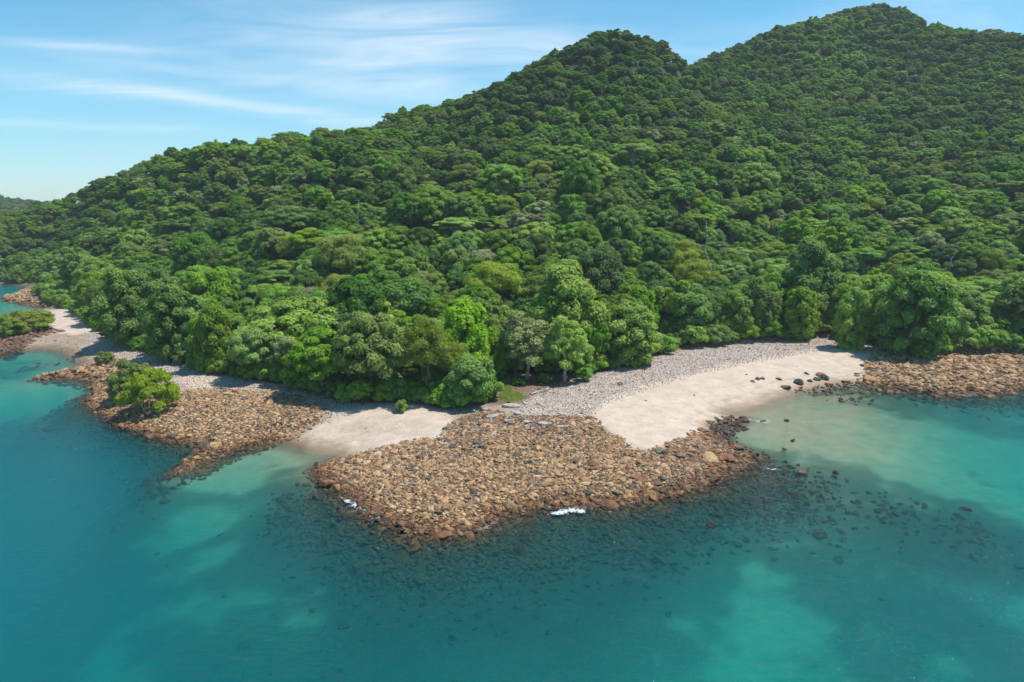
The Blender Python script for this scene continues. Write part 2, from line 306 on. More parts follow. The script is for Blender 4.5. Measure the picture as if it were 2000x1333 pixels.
m_ground, t, out = bsdf_mat('ground')
pb = N(t, 'ShaderNodeBsdfPrincipled'); L(t, pb.outputs[0], out.inputs[0])
ca = N(t, 'ShaderNodeAttribute', attribute_name='gcol'); pe = N(t, 'ShaderNodeAttribute', attribute_name='peb')
geo = N(t, 'ShaderNodeNewGeometry')
vo = N(t, 'ShaderNodeTexVoronoi', i_Scale=3.2); L(t, geo.outputs['Position'], vo.inputs['Vector'])
vo2 = N(t, 'ShaderNodeTexVoronoi', i_Scale=3.2, feature='DISTANCE_TO_EDGE'); L(t, geo.outputs['Position'], vo2.inputs['Vector'])
bw = N(t, 'ShaderNodeSeparateColor'); L(t, vo.outputs['Color'], bw.inputs[0])
pc = ramp(t, bw.outputs[0], [(0, (0.70, 0.68, 0.66)), (0.3, (0.92, 0.88, 0.86)), (0.6, (1.08, 1.0, 0.94)), (0.85, (1.28, 1.24, 1.2)), (1, (0.95, 0.72, 0.58))])
ed = ramp(t, vo2.outputs['Distance'], [(0.0, 0.35), (0.09, 1.0)])
pc = mixc(t, 1.0, pc, ed, 'MULTIPLY')
mulp = mixc(t, pe.outputs['Fac'], (1, 1, 1), pc)
na = N(t, 'ShaderNodeTexNoise', i_Scale=0.5, i_Detail=8.0, i_Roughness=0.65); L(t, geo.outputs['Position'], na.inputs['Vector'])
nb = N(t, 'ShaderNodeTexNoise', i_Scale=6.0, i_Detail=4.0); L(t, geo.outputs['Position'], nb.inputs['Vector'])
va = ramp(t, na.outputs[0], [(0.3, (0.80, 0.79, 0.77)), (0.7, (1.12, 1.12, 1.12))])
vb = ramp(t, nb.outputs[0], [(0.3, 0.86), (0.7, 1.1)])
c = mixc(t, 1.0, ca.outputs['Color'], mulp, 'MULTIPLY'); c = mixc(t, 1.0, c, va, 'MULTIPLY'); c = mixc(t, 1.0, c, vb, 'MULTIPLY')
sz = N(t, 'ShaderNodeSeparateXYZ'); L(t, geo.outputs['Position'], sz.inputs[0])
zn = math_n(t, 'ADD', sz.outputs[2], math_n(t, 'MULTIPLY', math_n(t, 'SUBTRACT', na.outputs[0], 0.5), 0.5))
wet = ramp(t, zn, [(0.08, (0.56, 0.50, 0.43)), (0.30, (0.70, 0.64, 0.57)), (0.62, (1, 1, 1))]); c = mixc(t, 1.0, c, wet, 'MULTIPLY')
nd = N(t, 'ShaderNodeTexNoise', i_Scale=9.0, i_Detail=3.0); L(t, geo.outputs['Position'], nd.inputs['Vector'])
ne = N(t, 'ShaderNodeTexNoise', i_Scale=0.23, i_Detail=3.0, i_Distortion=1.0); L(t, geo.outputs['Position'], ne.inputs['Vector'])
deb = math_n(t, 'MULTIPLY', ramp(t, nd.outputs[0], [(0.56, 0.0), (0.63, 1.0)]), ramp(t, ne.outputs[0], [(0.44, 0.12), (0.62, 1.0)]))
c = mixc(t, math_n(t, 'MULTIPLY', deb, 0.55), c, (0.16, 0.115, 0.09))
L(t, c, pb.inputs['Base Color'])
L(t, ramp(t, zn, [(0.08, 0.35), (0.30, 0.9)]), pb.inputs['Roughness']); pb.inputs['Specular IOR Level'].default_value = 0.3
bp = N(t, 'ShaderNodeBump', i_Strength=0.6, i_Distance=0.12)
hsum = math_n(t, 'ADD', math_n(t, 'MULTIPLY', math_n(t, 'MULTIPLY', ed, pe.outputs['Fac']), 1.0), math_n(t, 'MULTIPLY', nb.outputs[0], 0.35))
L(t, hsum, bp.inputs['Height']); L(t, bp.outputs[0], pb.inputs['Normal'])
ones = np.ones((len(gx), 1))
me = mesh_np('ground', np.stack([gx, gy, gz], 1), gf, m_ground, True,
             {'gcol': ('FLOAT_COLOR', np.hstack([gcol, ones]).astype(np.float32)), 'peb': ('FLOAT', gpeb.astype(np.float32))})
ground = link('ground', me); tag(ground, kind='structure')
del gcol, gpeb, ones

# ------------------------------------------------------------------ sea water: one closed body, clear enough to see the bed
m_water, t, out = bsdf_mat('sea_water')
geo = N(t, 'ShaderNodeNewGeometry')
mp = N(t, 'ShaderNodeMapping'); mp.inputs['Rotation'].default_value = (0, 0, radians(28)); mp.inputs['Scale'].default_value = (0.9, 2.4, 1)
L(t, geo.outputs['Position'], mp.inputs[0])
w1 = N(t, 'ShaderNodeTexNoise', i_Scale=0.9, i_Detail=6.0, i_Roughness=0.6, i_Distortion=0.4); L(t, mp.outputs[0], w1.inputs['Vector'])
w2 = N(t, 'ShaderNodeTexNoise', i_Scale=0.06, i_Detail=2.0); L(t, geo.outputs['Position'], w2.inputs['Vector'])
bp = N(t, 'ShaderNodeBump', i_Strength=1.0, i_Distance=0.22); L(t, w1.outputs[0], bp.inputs['Height'])
fr = N(t, 'ShaderNodeFresnel', i_IOR=1.33); L(t, bp.outputs[0], fr.inputs['Normal'])
gl = N(t, 'ShaderNodeBsdfGlossy', i_Roughness=0.08); L(t, bp.outputs[0], gl.inputs['Normal'])
tr = N(t, 'ShaderNodeBsdfTransparent')
mx = N(t, 'ShaderNodeMixShader'); L(t, math_n(t, 'MULTIPLY', fr.outputs[0], 0.62), mx.inputs[0]); L(t, tr.outputs[0], mx.inputs[1]); L(t, gl.outputs[0], mx.inputs[2])
L(t, mx.outputs[0], out.inputs['Surface'])
ab = N(t, 'ShaderNodeVolumeAbsorption', i_Density=0.42); ab.inputs[0].default_value = (0.0, 0.885, 0.895, 1)
sc_ = N(t, 'ShaderNodeVolumeScatter', i_Density=0.053, i_Anisotropy=0.0); sc_.inputs[0].default_value = (0.0, 0.78, 1.0, 1)
ad = N(t, 'ShaderNodeAddShader'); L(t, ab.outputs[0], ad.inputs[0]); L(t, sc_.outputs[0], ad.inputs[1]); L(t, ad.outputs[0], out.inputs['Volume'])
E = 2480.0; D = -24.0
V = [(-E, -E, 0), (E, -E, 0), (E, E, 0), (-E, E, 0), (-E, -E, D), (E, -E, D), (E, E, D), (-E, E, D)]
Q = [(0, 1, 2, 3), (7, 6, 5, 4), (0, 4, 5, 1), (1, 5, 6, 2), (2, 6, 7, 3), (3, 7, 4, 0)]
tag(link('sea_water', mesh_np('sea_water', V, Q, m_water)), kind='structure')

# ------------------------------------------------------------------ leaf materials
def leaf_mat(name, lo, mid, hi, trans=0.34, rough=0.55):
    m, t, out = bsdf_mat(name)
    lv = N(t, 'ShaderNodeAttribute', attribute_name='lv'); ti = N(t, 'ShaderNodeAttribute', attribute_name='tint', attribute_type='INSTANCER')
    oi = N(t, 'ShaderNodeObjectInfo'); g = N(t, 'ShaderNodeNewGeometry')
    f = math_n(t, 'ADD', math_n(t, 'MULTIPLY', lv.outputs['Fac'], 0.55), math_n(t, 'MULTIPLY', ti.outputs['Fac'], 0.55))
    c = ramp(t, f, [(0.12, lo), (0.5, mid), (0.95, hi)]); c = mixc(t, 1.0, c, (1.86, 1.48, 1.06), 'MULTIPLY')
    hs = N(t, 'ShaderNodeHueSaturation'); L(t, c, hs.inputs['Color'])
    L(t, math_n(t, 'ADD', 0.478, math_n(t, 'MULTIPLY', oi.outputs['Random'], 0.04)), hs.inputs['Hue'])
    L(t, math_n(t, 'ADD', 0.80, math_n(t, 'MULTIPLY', math_n(t, 'FRACT', math_n(t, 'MULTIPLY', oi.outputs['Random'], 7.31)), 0.4)), hs.inputs['Value'])
    L(t, math_n(t, 'ADD', 0.82, math_n(t, 'MULTIPLY', math_n(t, 'FRACT', math_n(t, 'MULTIPLY', oi.outputs['Random'], 3.77)), 0.25)), hs.inputs['Saturation'])
    d = N(t, 'ShaderNodeBsdfPrincipled', i_Roughness=rough); L(t, hs.outputs[0], d.inputs['Base Color']); d.inputs['Specular IOR Level'].default_value = 0.2
    tl = N(t, 'ShaderNodeBsdfTranslucent'); tc2 = mixc(t, 1.0, hs.outputs[0], (1.3, 1.4, 0.7), 'MULTIPLY'); L(t, tc2, tl.inputs[0])
    mx = N(t, 'ShaderNodeMixShader', ); mx.inputs[0].default_value = trans; L(t, d.outputs[0], mx.inputs[1]); L(t, tl.outputs[0], mx.inputs[2])
    L(t, mx.outputs[0], out.inputs[0]); return m
def bark_mat(name, a, b):
    m, t, out = bsdf_mat(name); g = N(t, 'ShaderNodeNewGeometry')
    n = N(t, 'ShaderNodeTexNoise', i_Scale=2.5, i_Detail=6.0); L(t, g.outputs['Position'], n.inputs['Vector'])
    p = N(t, 'ShaderNodeBsdfPrincipled', i_Roughness=0.9); L(t, ramp(t, n.outputs[0], [(0.35, a), (0.65, b)]), p.inputs['Base Color'])
    bp = N(t, 'ShaderNodeBump', i_Strength=0.5, i_Distance=0.05); L(t, n.outputs[0], bp.inputs['Height']); L(t, bp.outputs[0], p.inputs['Normal'])
    L(t, p.outputs[0], out.inputs[0]); return m
LM = {
 'mid': leaf_mat('leaf_mid_green', (0.045, 0.105, 0.012), (0.090, 0.195, 0.024), (0.155, 0.300, 0.040)),
 'dark': leaf_mat('leaf_dark_green', (0.028, 0.075, 0.012), (0.055, 0.135, 0.022), (0.095, 0.205, 0.034)),
 'bright': leaf_mat('leaf_bright_green', (0.052, 0.130, 0.012), (0.098, 0.222, 0.026), (0.160, 0.310, 0.046)),
 'olive': leaf_mat('leaf_olive_green', (0.070, 0.125, 0.024), (0.120, 0.200, 0.042), (0.185, 0.280, 0.065)),
 'mang': leaf_mat('leaf_mangrove_green', (0.058, 0.115, 0.018), (0.105, 0.190, 0.030), (0.165, 0.275, 0.050)),
 'silver': leaf_mat('leaf_silver_green', (0.095, 0.150, 0.080), (0.160, 0.230, 0.125), (0.250, 0.330, 0.200), 0.15),
 'yellow': leaf_mat('leaf_yellow_green', (0.100, 0.175, 0.040), (0.170, 0.275, 0.070), (0.260, 0.380, 0.120)),
 'brown': leaf_mat('leaf_brownish_green', (0.070, 0.110, 0.045), (0.115, 0.170, 0.070), (0.170, 0.230, 0.110), 0.15),
}
bark_pale = bark_mat('bark_pale', (0.25, 0.22, 0.18), (0.50, 0.46, 0.40)); bark_brown = bark_mat('bark_brown', (0.07, 0.05, 0.035), (0.17, 0.13, 0.09))
# ------------------------------------------------------------------ tree meshes
def frames(d):
    d = d / np.linalg.norm(d); a = np.array((0, 0, 1.0)) if abs(d[2]) < 0.9 else np.array((1.0, 0, 0))
    u = np.cross(d, a); u /= np.linalg.norm(u); return u, np.cross(d, u)
def tube(pts, rad, k=7):
    V = []; Fc = []
    pts = np.asarray(pts, float)
    for i, p in enumerate(pts):
        d = pts[min(i + 1, len(pts) - 1)] - pts[max(i - 1, 0)]; u, v = frames(d)
        for j in range(k):
            a = 2 * pi * j / k; V.append(p + rad[i] * (cos(a) * u + sin(a) * v))
    for i in range(len(pts) - 1):
        for j in range(k): Fc.append((i * k + j, i * k + (j + 1) % k, (i + 1) * k + (j + 1) % k, (i + 1) * k + j))
    b = (len(pts) - 1) * k
    for j in range(1, k - 2, 2): Fc.append((b, b + j, b + j + 1, b + j + 2))
    return np.array(V), np.array(Fc)
def join(parts):
    V = []; Fc = []; o = 0
    for v, f in parts: V.append(v); Fc.append(f + o); o += len(v)
    return np.vstack(V), np.vstack(Fc)
def bend(a, b, n=6, wob=0.3, sag=0.0):
    a = np.asarray(a, float); b = np.asarray(b, float); L_ = np.linalg.norm(b - a); out_ = []
    w = rng.normal(0, wob * L_ * 0.12, (2, 3))
    for i in range(n):
        s = i / (n - 1); out_.append(a + (b - a) * s + w[0] * sin(pi * s) + w[1] * sin(2 * pi * s) * 0.5 + np.array((0, 0, sag * L_ * sin(pi * s))))
    return np.array(out_)
def rdir(n):
    v = rng.normal(size=(n, 3)); return v / np.linalg.norm(v, axis=1, keepdims=True)
def crown(clumps, n, size, mat, name, tufts=18, asp=0.55, up=0.35, rand=0.55, droop=0.0):
    """clumps: list of (x, y, z, r, flat). n leaf sprays shared over the clumps by surface."""
    c = np.array(clumps, float); wgt = c[:, 3] ** 2; wgt /= wgt.sum()
    ci = rng.choice(len(c), n, p=wgt); C = c[ci]
    T = rdir(len(c) * tufts).reshape(len(c), tufts, 3); T[:, :, 2] = np.where(T[:, :, 2] < -0.25, -T[:, :, 2], T[:, :, 2])
    tr_ = rng.uniform(0.72, 1.12, (len(c), tufts)); tb = rng.uniform(0, 1, (len(c), tufts)); ti = rng.integers(0, tufts, n)
    d = T[ci, ti] + rng.normal(0, 0.27, (n, 3)); d /= np.linalg.norm(d, axis=1, keepdims=True)
    rr = C[:, 3] * tr_[ci, ti] * (1 - 0.32 * np.abs(rng.normal(0, 0.7, n)))
    p = C[:, :3] + d * rr[:, None] * np.stack([np.ones(n), np.ones(n), C[:, 4]], 1)
    if droop: p[:, 2] -= droop * rng.uniform(0, 1, n) ** 2 * C[:, 3]
    nrm = d + np.array((0, 0, up)) + rdir(n) * rand; nrm /= np.linalg.norm(nrm, axis=1, keepdims=True)
    a = rdir(n); u = np.cross(nrm, a); u /= np.linalg.norm(u, axis=1, keepdims=True); v = np.cross(nrm, u)
    s = size * rng.uniform(0.6, 1.3, n)
    U = u * s[:, None]; Vv = v * (s * asp)[:, None]; dip = nrm * (s * 0.22)[:, None]
    Vt = np.stack([p - U - dip, p + Vv * 1.0, p + U - dip, p - Vv], 1).reshape(-1, 3)
    Fq = np.arange(4 * n).reshape(n, 4)
    cb = rng.uniform(0, 1, len(c))
    lv = np.clip(0.34 * rng.uniform(0, 1, n) + 0.36 * tb[ci, ti] + 0.30 * cb[ci], 0, 1)
    return mesh_np(name, Vt, Fq, mat, False, {'lv': ('FLOAT', np.repeat(lv, 4).astype(np.float32))})
def dome(n, R, H, zc, rc, flat=0.7, low=-0.35, jr=0.12):
    out_ = []; ga = pi * (3 - 5 ** 0.5); off = rng.uniform(0, 6)
    for i in range(n):
        z = 1 - (1 - low) * (i + 0.5) / n; r = math.sqrt(max(0, 1 - z * z)); a = ga * i + off
        k = rng.uniform(1 - 2 * jr, 1 + jr)
        out_.append((R * r * cos(a) * k + rng.normal(0, .05 * R), R * r * sin(a) * k + rng.normal(0, .05 * R), zc + H * z * k, rc * rng.uniform(0.75, 1.3), flat))
    out_.append((0, 0, zc, min(R, H) * 0.72, 1.0)); return out_
def limbs(clumps, z0, r0, lean=(0, 0), m=9, wob=0.35, stems=1, spread=0.4):
    parts = []
    for s_ in range(stems):
        b = np.array((rng.normal(0, spread) if stems > 1 else 0, rng.normal(0, spread) if stems > 1 else 0, -0.8))
        top = np.array((lean[0] + b[0] * 2.5, lean[1] + b[1] * 2.5, z0)); tk = bend(b, top, 7, wob); rs = r0 / math.sqrt(stems)
        parts.append(tube(tk, np.linspace(rs * 1.25, rs * 0.7, 7), 8))
        idx = rng.permutation(len(clumps) - 1)[: max(3, m // stems)]
        for j in idx:
            c = clumps[j]; f = rng.uniform(0.55, 1.0); q = tk[-1] * f + tk[3] * (1 - f)
            parts.append(tube(bend(q, (c[0] * .93, c[1] * .93, c[2] + c[3] * 0.1), 6, 0.5, 0.06), np.linspace(rs * 0.55, rs * 0.10, 6), 6))
    return join(parts)
SPEC = {}
def species(key, desc, matk, bark, n_leaf, size, cl, z0, r0, var=2, m=9, stems=1, **kw):
    n_leaf = int(n_leaf * 1.6); size *= 0.80
    SPEC[key] = dict(desc=desc, var=[])
    for i in range(var):
        c_ = cl(); cm = crown(c_, n_leaf, size, LM[matk], 'crown_' + key, **kw)
        tv, tf = limbs(c_, z0, r0, m=m, stems=stems); tm = mesh_np('trunk_' + key, tv, tf, bark, True)
        R_ = max(math.hypot(q[0], q[1]) + q[3] * 0.9 for q in c_); Z_ = max(q[2] + q[3] * q[4] for q in c_)
        SPEC[key]['var'].append((cm, tm, R_, Z_))
species('broad', 'broad mid-green tree with a layered dome crown', 'mid', bark_brown, 17000, 0.27, lambda: dome(34, 4.2, 3.6, 5.0, 1.55, 0.62, -0.5), 4.2, 0.34, 3)
species('round', 'dense dark green tree with a rounded crown', 'dark', bark_brown, 15000, 0.25, lambda: dome(24, 3.2, 3.3, 5.6, 1.45, 0.85, -0.4), 5.0, 0.28, 3)
species('vine', 'tall vine-draped bright green tree', 'bright', bark_brown, 15000, 0.27, lambda: dome(22, 2.4, 4.4, 5.4, 1.3, 1.25, -0.75), 5.0, 0.28, 2, droop=0.9)
species('wall', 'tall tree with foliage hanging to the ground', 'mid', bark_brown, 20000, 0.26, lambda: dome(38, 3.0, 5.0, 4.9, 1.35, 0.75, -0.95), 5.0, 0.30, 3, droop=0.5)
species('curtain', 'tall bright tree curtained with vines', 'bright', bark_brown, 18000, 0.27, lambda: dome(34, 2.6, 5.2, 5.0, 1.25, 0.95, -0.95), 5.0, 0.30, 2, droop=0.9)
def umbrella():
    o = []
    for k in range(20):
        a = k * 2.4; r = 4.6 * math.sqrt((k + .5) / 20); o.append((r * cos(a), r * sin(a), 7.6 - 0.07 * r * r + rng.uniform(-.9, .5), rng.uniform(1.2, 1.9), 0.34))
    for k in range(7):
        a = k * 0.95; o.append((3.0 * cos(a), 3.0 * sin(a), 5.2 + rng.uniform(-.5, .5), 1.3, 0.4))
    o.append((0, 0, 6.2, 1.6, .5)); return o
species('flat', 'flat-topped feathery tree in tiers', 'mid', bark_pale, 15000, 0.20, umbrella, 5.0, 0.26, 3, m=13, up=0.8)
species('feathery', 'fine-leaved olive green tree', 'olive', bark_brown, 15000, 0.16, lambda: dome(24, 3.4, 2.9, 5.2, 1.5, 0.7, -0.3, 0.2), 4.4, 0.24, 2, rand=0.9)
species('silver', 'pale silvery green tree', 'silver', bark_pale, 11000, 0.22, lambda: dome(20, 3.0, 2.8, 5.6, 1.2, 0.8, -0.3, 0.2), 4.8, 0.24, 2, rand=0.8)
species('yellow', 'yellow-green tree with an open crown', 'yellow', bark_pale, 13500, 0.22, lambda: dome(30, 3.0, 3.2, 4.9, 1.05, 0.75, -0.6, 0.2), 4.0, 0.22, 1, m=14, rand=0.8)
species('glossy', 'big-leaved glossy bright green tree', 'bright', bark_brown, 12000, 0.33, lambda: dome(18, 2.8, 3.0, 4.4, 1.5, 0.8, -0.6), 3.6, 0.24, 2)
species('leafy', 'light green tree with loose leafy sprays', 'bright', bark_brown, 9000, 0.36, lambda: dome(26, 3.2, 3.2, 5.4, 1.15, 0.7, -0.5, 0.25), 4.8, 0.24, 2, rand=0.9, tufts=8)
def mang():
    o = []
    for k in range(22):
        a = k * 2.4; r = 3.9 * math.sqrt((k + .5) / 22); o.append((r * cos(a), r * sin(a), 3.2 - 0.09 * r * r + rng.uniform(-.6, .4), rng.uniform(0.9, 1.4), 0.55))
    for k in range(10):
        a = k * 0.65; o.append((3.4 * cos(a), 3.3 * sin(a), 1.2 + rng.uniform(-.5, .4), 1.05, 0.7))
    o.append((0, 0, 2.8, 1.2, .6)); return o
species('mangrove', 'low spreading light green mangrove tree', 'mang', bark_pale, 12000, 0.17, mang, 1.4, 0.20, 2, m=16, stems=4)
species('shrub', 'leafy bright green shrub', 'bright', bark_brown, 5000, 0.20, lambda: dome(12, 1.3, 1.2, 1.1, 0.75, 0.8, -0.5), 0.7, 0.07, 3, m=6, stems=3)
species('bush', 'mid-green bush', 'mid', bark_brown, 5000, 0.18, lambda: dome(12, 1.5, 1.0, 0.9, 0.8, 0.75, -0.5), 0.6, 0.07, 2, m=6, stems=3)
species('purple', 'thin-leaved tree with a greyish top', 'brown', bark_pale, 14000, 0.17, lambda: dome(30, 3.0, 3.4, 5.0, 1.1, 0.8, -0.6, 0.2), 4.2, 0.22, 1, m=14, rand=0.9)

used_src = {}
def plant(key, x, y, sc, rz=None, tint=None, var=None, name='tree', label='', cat='tree', group=None, zs=1.0, sink=0.0, z=None):
    sp = SPEC[key]; i = rng.integers(len(sp['var'])) if var is None else var
    cm, tm, R_, Z_ = sp['var'][i]
    z = float(height(np.array([x]), np.array([y]))[0]) if z is None else z
    r = bpy.data.objects.new(name, None); COL.objects.link(r); r.empty_display_size = 0.5
    r.location = (x, y, z - sink); r.rotation_euler = (0, 0, rng.uniform(0, 6.28) if rz is None else rz); r.scale = (sc, sc, sc * zs)
    a = link('crown', cm, r); b = link('trunk', tm, r); a['tint'] = float(rng.uniform(0, 1) if tint is None else tint)
    used_src.setdefault((key, i), a)
    tag(r, label, cat, group); return r
NAMES = {'wall': 'dome_tree', 'curtain': 'vine_draped_tree', 'broad': 'dome_tree', 'round': 'round_tree', 'vine': 'vine_draped_tree', 'flat': 'flat_topped_tree', 'feathery': 'fine_leaved_tree', 'silver': 'silver_leaved_tree', 'yellow': 'yellow_green_tree',
         'glossy': 'broad_leaved_tree', 'leafy': 'leafy_tree', 'mangrove': 'mangrove_tree', 'shrub': 'shrub', 'bush': 'bush', 'purple': 'thin_leaved_tree'}
custom_xy = []
def tree_px(key, px, py, wpx, hpx, label, z=2.0, tint=None, cat='tree', group=None, var=0, rz=None, Y=None):
    """stands at the ground point seen at (px, py); crown as wide / tree as tall as it measures there"""
    if Y is None: x, y = at_z(px, py, z)
    else: x, y, _ = at_y(px, py, Y)
    f = proj(x, y, z)[2]; cm, tm, R_, Z_ = SPEC[key]['var'][var]
    sc = wpx * f / F / (2 * R_); hz = hpx * f / F * 1.02 / Z_
    custom_xy.append((x, y, sc * R_))
    return plant(key, x, y, sc, rz, tint, var, NAMES[key], label, cat, group, zs=hz / sc)
T = tree_px
T('broad', 632, 768, 165, 130, 'wide bright dome tree at the forest edge left of the small sand cove', tint=.75)
T('broad', 728, 776, 170, 168, 'largest layered dome tree overhanging the back of the small sand cove', var=1, tint=.8)
T('feathery', 838, 782, 120, 165, 'olive fine-leaved tree with a brownish top between the dome tree and the glossy tree', tint=.55)
T('feathery', 880, 775, 90, 110, 'small olive fine-leaved tree just behind the glossy tree by the cove', var=1, tint=.7)
T('glossy', 918, 792, 108, 98, 'small glossy bright green tree hanging over the rocks beside the clearing', tint=.2)
T('glossy', 706, 786, 58, 50, 'low glossy clump of leaves under the dome tree at the cove', cat='tree', var=1, tint=.8)
T('shrub', 1142, 744, 38, 26, 'small shrub right of the pale trunks at the head of the pebble bank', tint=.6, cat='shrub')
T('bush', 960, 772, 30, 16, 'low bush at the left edge of the clearing', tint=.7, cat='shrub')
T('shrub', 1062, 748, 30, 20, 'small shrub between the two pale trunks of the clearing', var=1, tint=.4, cat='shrub')
T('bush', 1012, 752, 34, 14, 'low dark bush in the shade at the back of the clearing', var=1, tint=.3, cat='shrub')
T('shrub', 784, 800, 34, 24, 'sprig of light green shrub reaching onto the sand of the cove', var=2, tint=.8, cat='shrub')
T('purple', 1028, 742, 118, 132, 'thin-leaved tree with a greyish top and pale trunk behind the clearing', tint=.9)
T('leafy', 1010, 740, 80, 90, 'leafy green tree left of the pale trunk behind the clearing', tint=.7)
T('yellow', 1102, 744, 118, 130, 'pale yellow-green tree with two pale trunks right of the clearing', tint=.95)
T('wall', 1232, 712, 130, 125, 'rounded deep green tree where the grey pebble bank begins', tint=.9)
T('leafy', 1160, 728, 70, 100, 'loose leafy tree just right of the yellow-green tree', var=1, tint=.6)
T('silver', 568, 752, 80, 95, 'grey-green tree standing between two bright trees above the brown rocks', tint=.3)
T('broad', 505, 740, 120, 110, 'low bright dome tree leaning over the left rock field', var=2, tint=.85)
T('curtain', 420, 722, 95, 140, 'vine-covered tree at the forest edge above the left pebble strip', tint=.5)
T('wall', 340, 700, 120, 160, 'tall rounded tree above the left pebbles behind the mangroves', var=0, tint=.45)
T('wall', 250, 670, 120, 150, 'spreading tree at the corner of the left beach', var=1, tint=.5)
T('broad', 300, 660, 140, 135, 'big domed tree rising behind the corner of the left beach', var=2, tint=.62)
T('mangrove', 262, 780, 112, 78, 'rear of the two mangrove trees on the left rocks', z=.8, tint=.5, group='mangroves on the left rocks')
T('mangrove', 296, 806, 126, 84, 'front mangrove tree, the larger of the two on the left rocks', z=.6, tint=.75, var=1, group='mangroves on the left rocks')
T('mangrove', 205, 708, 44, 24, 'tiny lone mangrove tree on the pebbles of the left beach', z=1.2, tint=.6)
T('mangrove', 55, 655, 110, 42, 'low mangrove tree on the dark rocks nearest the far left sand', z=.7, tint=.5, var=1, group='mangroves by the far left bay')
T('mangrove', -5, 662, 110, 46, 'mangrove tree cut by the left edge of the photo', z=.7, tint=.45, group='mangroves by the far left bay')
T('glossy', 1800, 694, 72, 46, 'round low tree at the foot of the slope above the right boulders', tint=.55)
T('curtain', 1660, 680, 80, 120, 'vine-draped tree over the shaded end of the right beach', tint=.7)
T('curtain', 1560, 664, 84, 105, 'vine-covered tree standing at the back of the right beach', var=1, tint=.5)
T('wall', 1780, 672, 165, 178, 'huge spreading tree hung with vines above the right boulders', var=0, tint=.5, z=4)
T('yellow', 597, 560, 62, 95, 'bright yellow-green tree alone on the left slope', Y=150, tint=.95, z=8)
T('silver', 608, 600, 62, 80, 'silver-grey round tree below the bright yellow-green tree', Y=138, tint=.7, z=6)
T('silver', 745, 625, 90, 55, 'broad silvery tree behind the dome tree of the cove', Y=128, tint=.4, z=6, var=1)
T('silver', 1030, 450, 110, 70, 'wide silvery green tree half way up the middle slope', Y=180, tint=.5, z=16)
T('round', 462, 285, 28, 30, 'dark round tree standing alone above the skyline of the left ridge', Y=282, tint=.1, z=62)
T('broad', 570, 420, 125, 62, 'dark broad dome tree half way up the left slope', Y=200, tint=.15, z=24, var=1)
T('silver', 330, 480, 80, 40, 'grey-green tree on the far left slope', Y=215, tint=.3, z=18)

# forest positions: relaxed random points, farther ones spaced alike
def scatter(xmin, xmax, ymin, ymax, cell):
    xs = np.arange(xmin, xmax, cell); ys = np.arange(ymin, ymax, cell); A, B = np.meshgrid(xs, ys)
    A = A + (np.arange(len(ys)) % 2)[:, None] * cell / 2
    A = A + rng.uniform(-.42, .42, A.shape) * cell; B = B + rng.uniform(-.42, .42, B.shape) * cell
    return A.ravel(), B.ravel()
fx, fy = scatter(-420, 560, 85, 232, 4.8); fx3, fy3 = scatter(-420, 560, 234, 620, 4.1)
fx2, fy2 = scatter(-900, -330, 560, 900, 8.0)
fx = np.concatenate([fx, fx3, fx2]); fy = np.concatenate([fy, fy3, fy2])
fh, fds, fde, _, _ = height(fx, fy, True)
pxx, pyy, pf = proj(fx, fy, fh + 6)
ok = ((fde > 2.0) | (fy > 560)) & (fh > 1.8) & (pxx > -160) & (pxx < 2160)
for cxx, cyy, cr in custom_xy: ok &= np.hypot(fx - cxx, fy - cyy) > 0.62 * cr + 1.2
fx, fy, fh, fde, pxx, pyy, pf = [a[ok] for a in (fx, fy, fh, fde, pxx, pyy, pf)]
# hidden behind a ridge? march the sight line over the bare hill + canopy
vis = np.ones(len(fx), bool)
for s in np.linspace(0.45, 0.97, 26):
    hz = height(fx * s, fy * s); lz = CAM_H + (fh + 9 - CAM_H) * s
    vis &= ~((hz - 3.0) > lz) | (s * pf > pf - 14)
fx, fy, fh, fde, pxx, pyy, pf = [a[vis] for a in (fx, fy, fh, fde, pxx, pyy, pf)]
# species by patches
KEYS = ['broad', 'round', 'vine', 'flat', 'feathery', 'silver', 'glossy', 'leafy', 'wall', 'curtain']
n = len(fx); u = rng.uniform(0, 1, n); g1 = fbm(fx / 30, fy / 30, 71, 2); g2 = fbm(fx / 22, fy / 22, 73, 2)
wts = np.stack([0.24 + 0 * g1, 0.24 + 1.0 * g1 + 0.10 * sstep(240, 340, pf), 0.10 - .6 * g1, (0.13 + 0.8 * g2) * sstep(260, 190, pf), 0.09 + 0.4 * g2, 0.035 + 0.15 * g2, 0.07 - .3 * g1, 0.11 - .5 * g2], 1)
wts = np.maximum(wts, 0.008); wts /= wts.sum(1, keepdims=True); kidx = (u[:, None] > np.cumsum(wts, 1)).sum(1).clip(0, 7)
uu = rng.uniform(0, 1, n); kidx = np.where((fde < 9) & (uu < .75), np.where(rng.uniform(0, 1, n) < .6, 8, 9), kidx)
tsc = rng.uniform(0.50, 1.10, n) * (1 + np.where(pf < 230, .45, .18) * (rng.uniform(0, 1, n) > 0.88)) * (1.10 - 0.16 * sstep(6, 30, fde) - 0.24 * sstep(200, 290, pf))
tsc = np.where(kidx == 2, tsc.clip(0, .85) * .8, tsc)
tt = np.clip(0.52 + 1.3 * fbm(fx / 45, fy / 45, 81, 3) + rng.uniform(-.3, .3, n) + .16 * sstep(200, 90, pf) - 0.12 * sstep(250, 400, pf), 0, 1)
inframe = (pxx > -20) & (pxx < 2020) & (pyy > -20)
score = np.where(inframe, tsc / pf, 0); order = np.argsort(-score)
NIND = 300 - 33; ind = order[:NIND]; rest = order[NIND:]
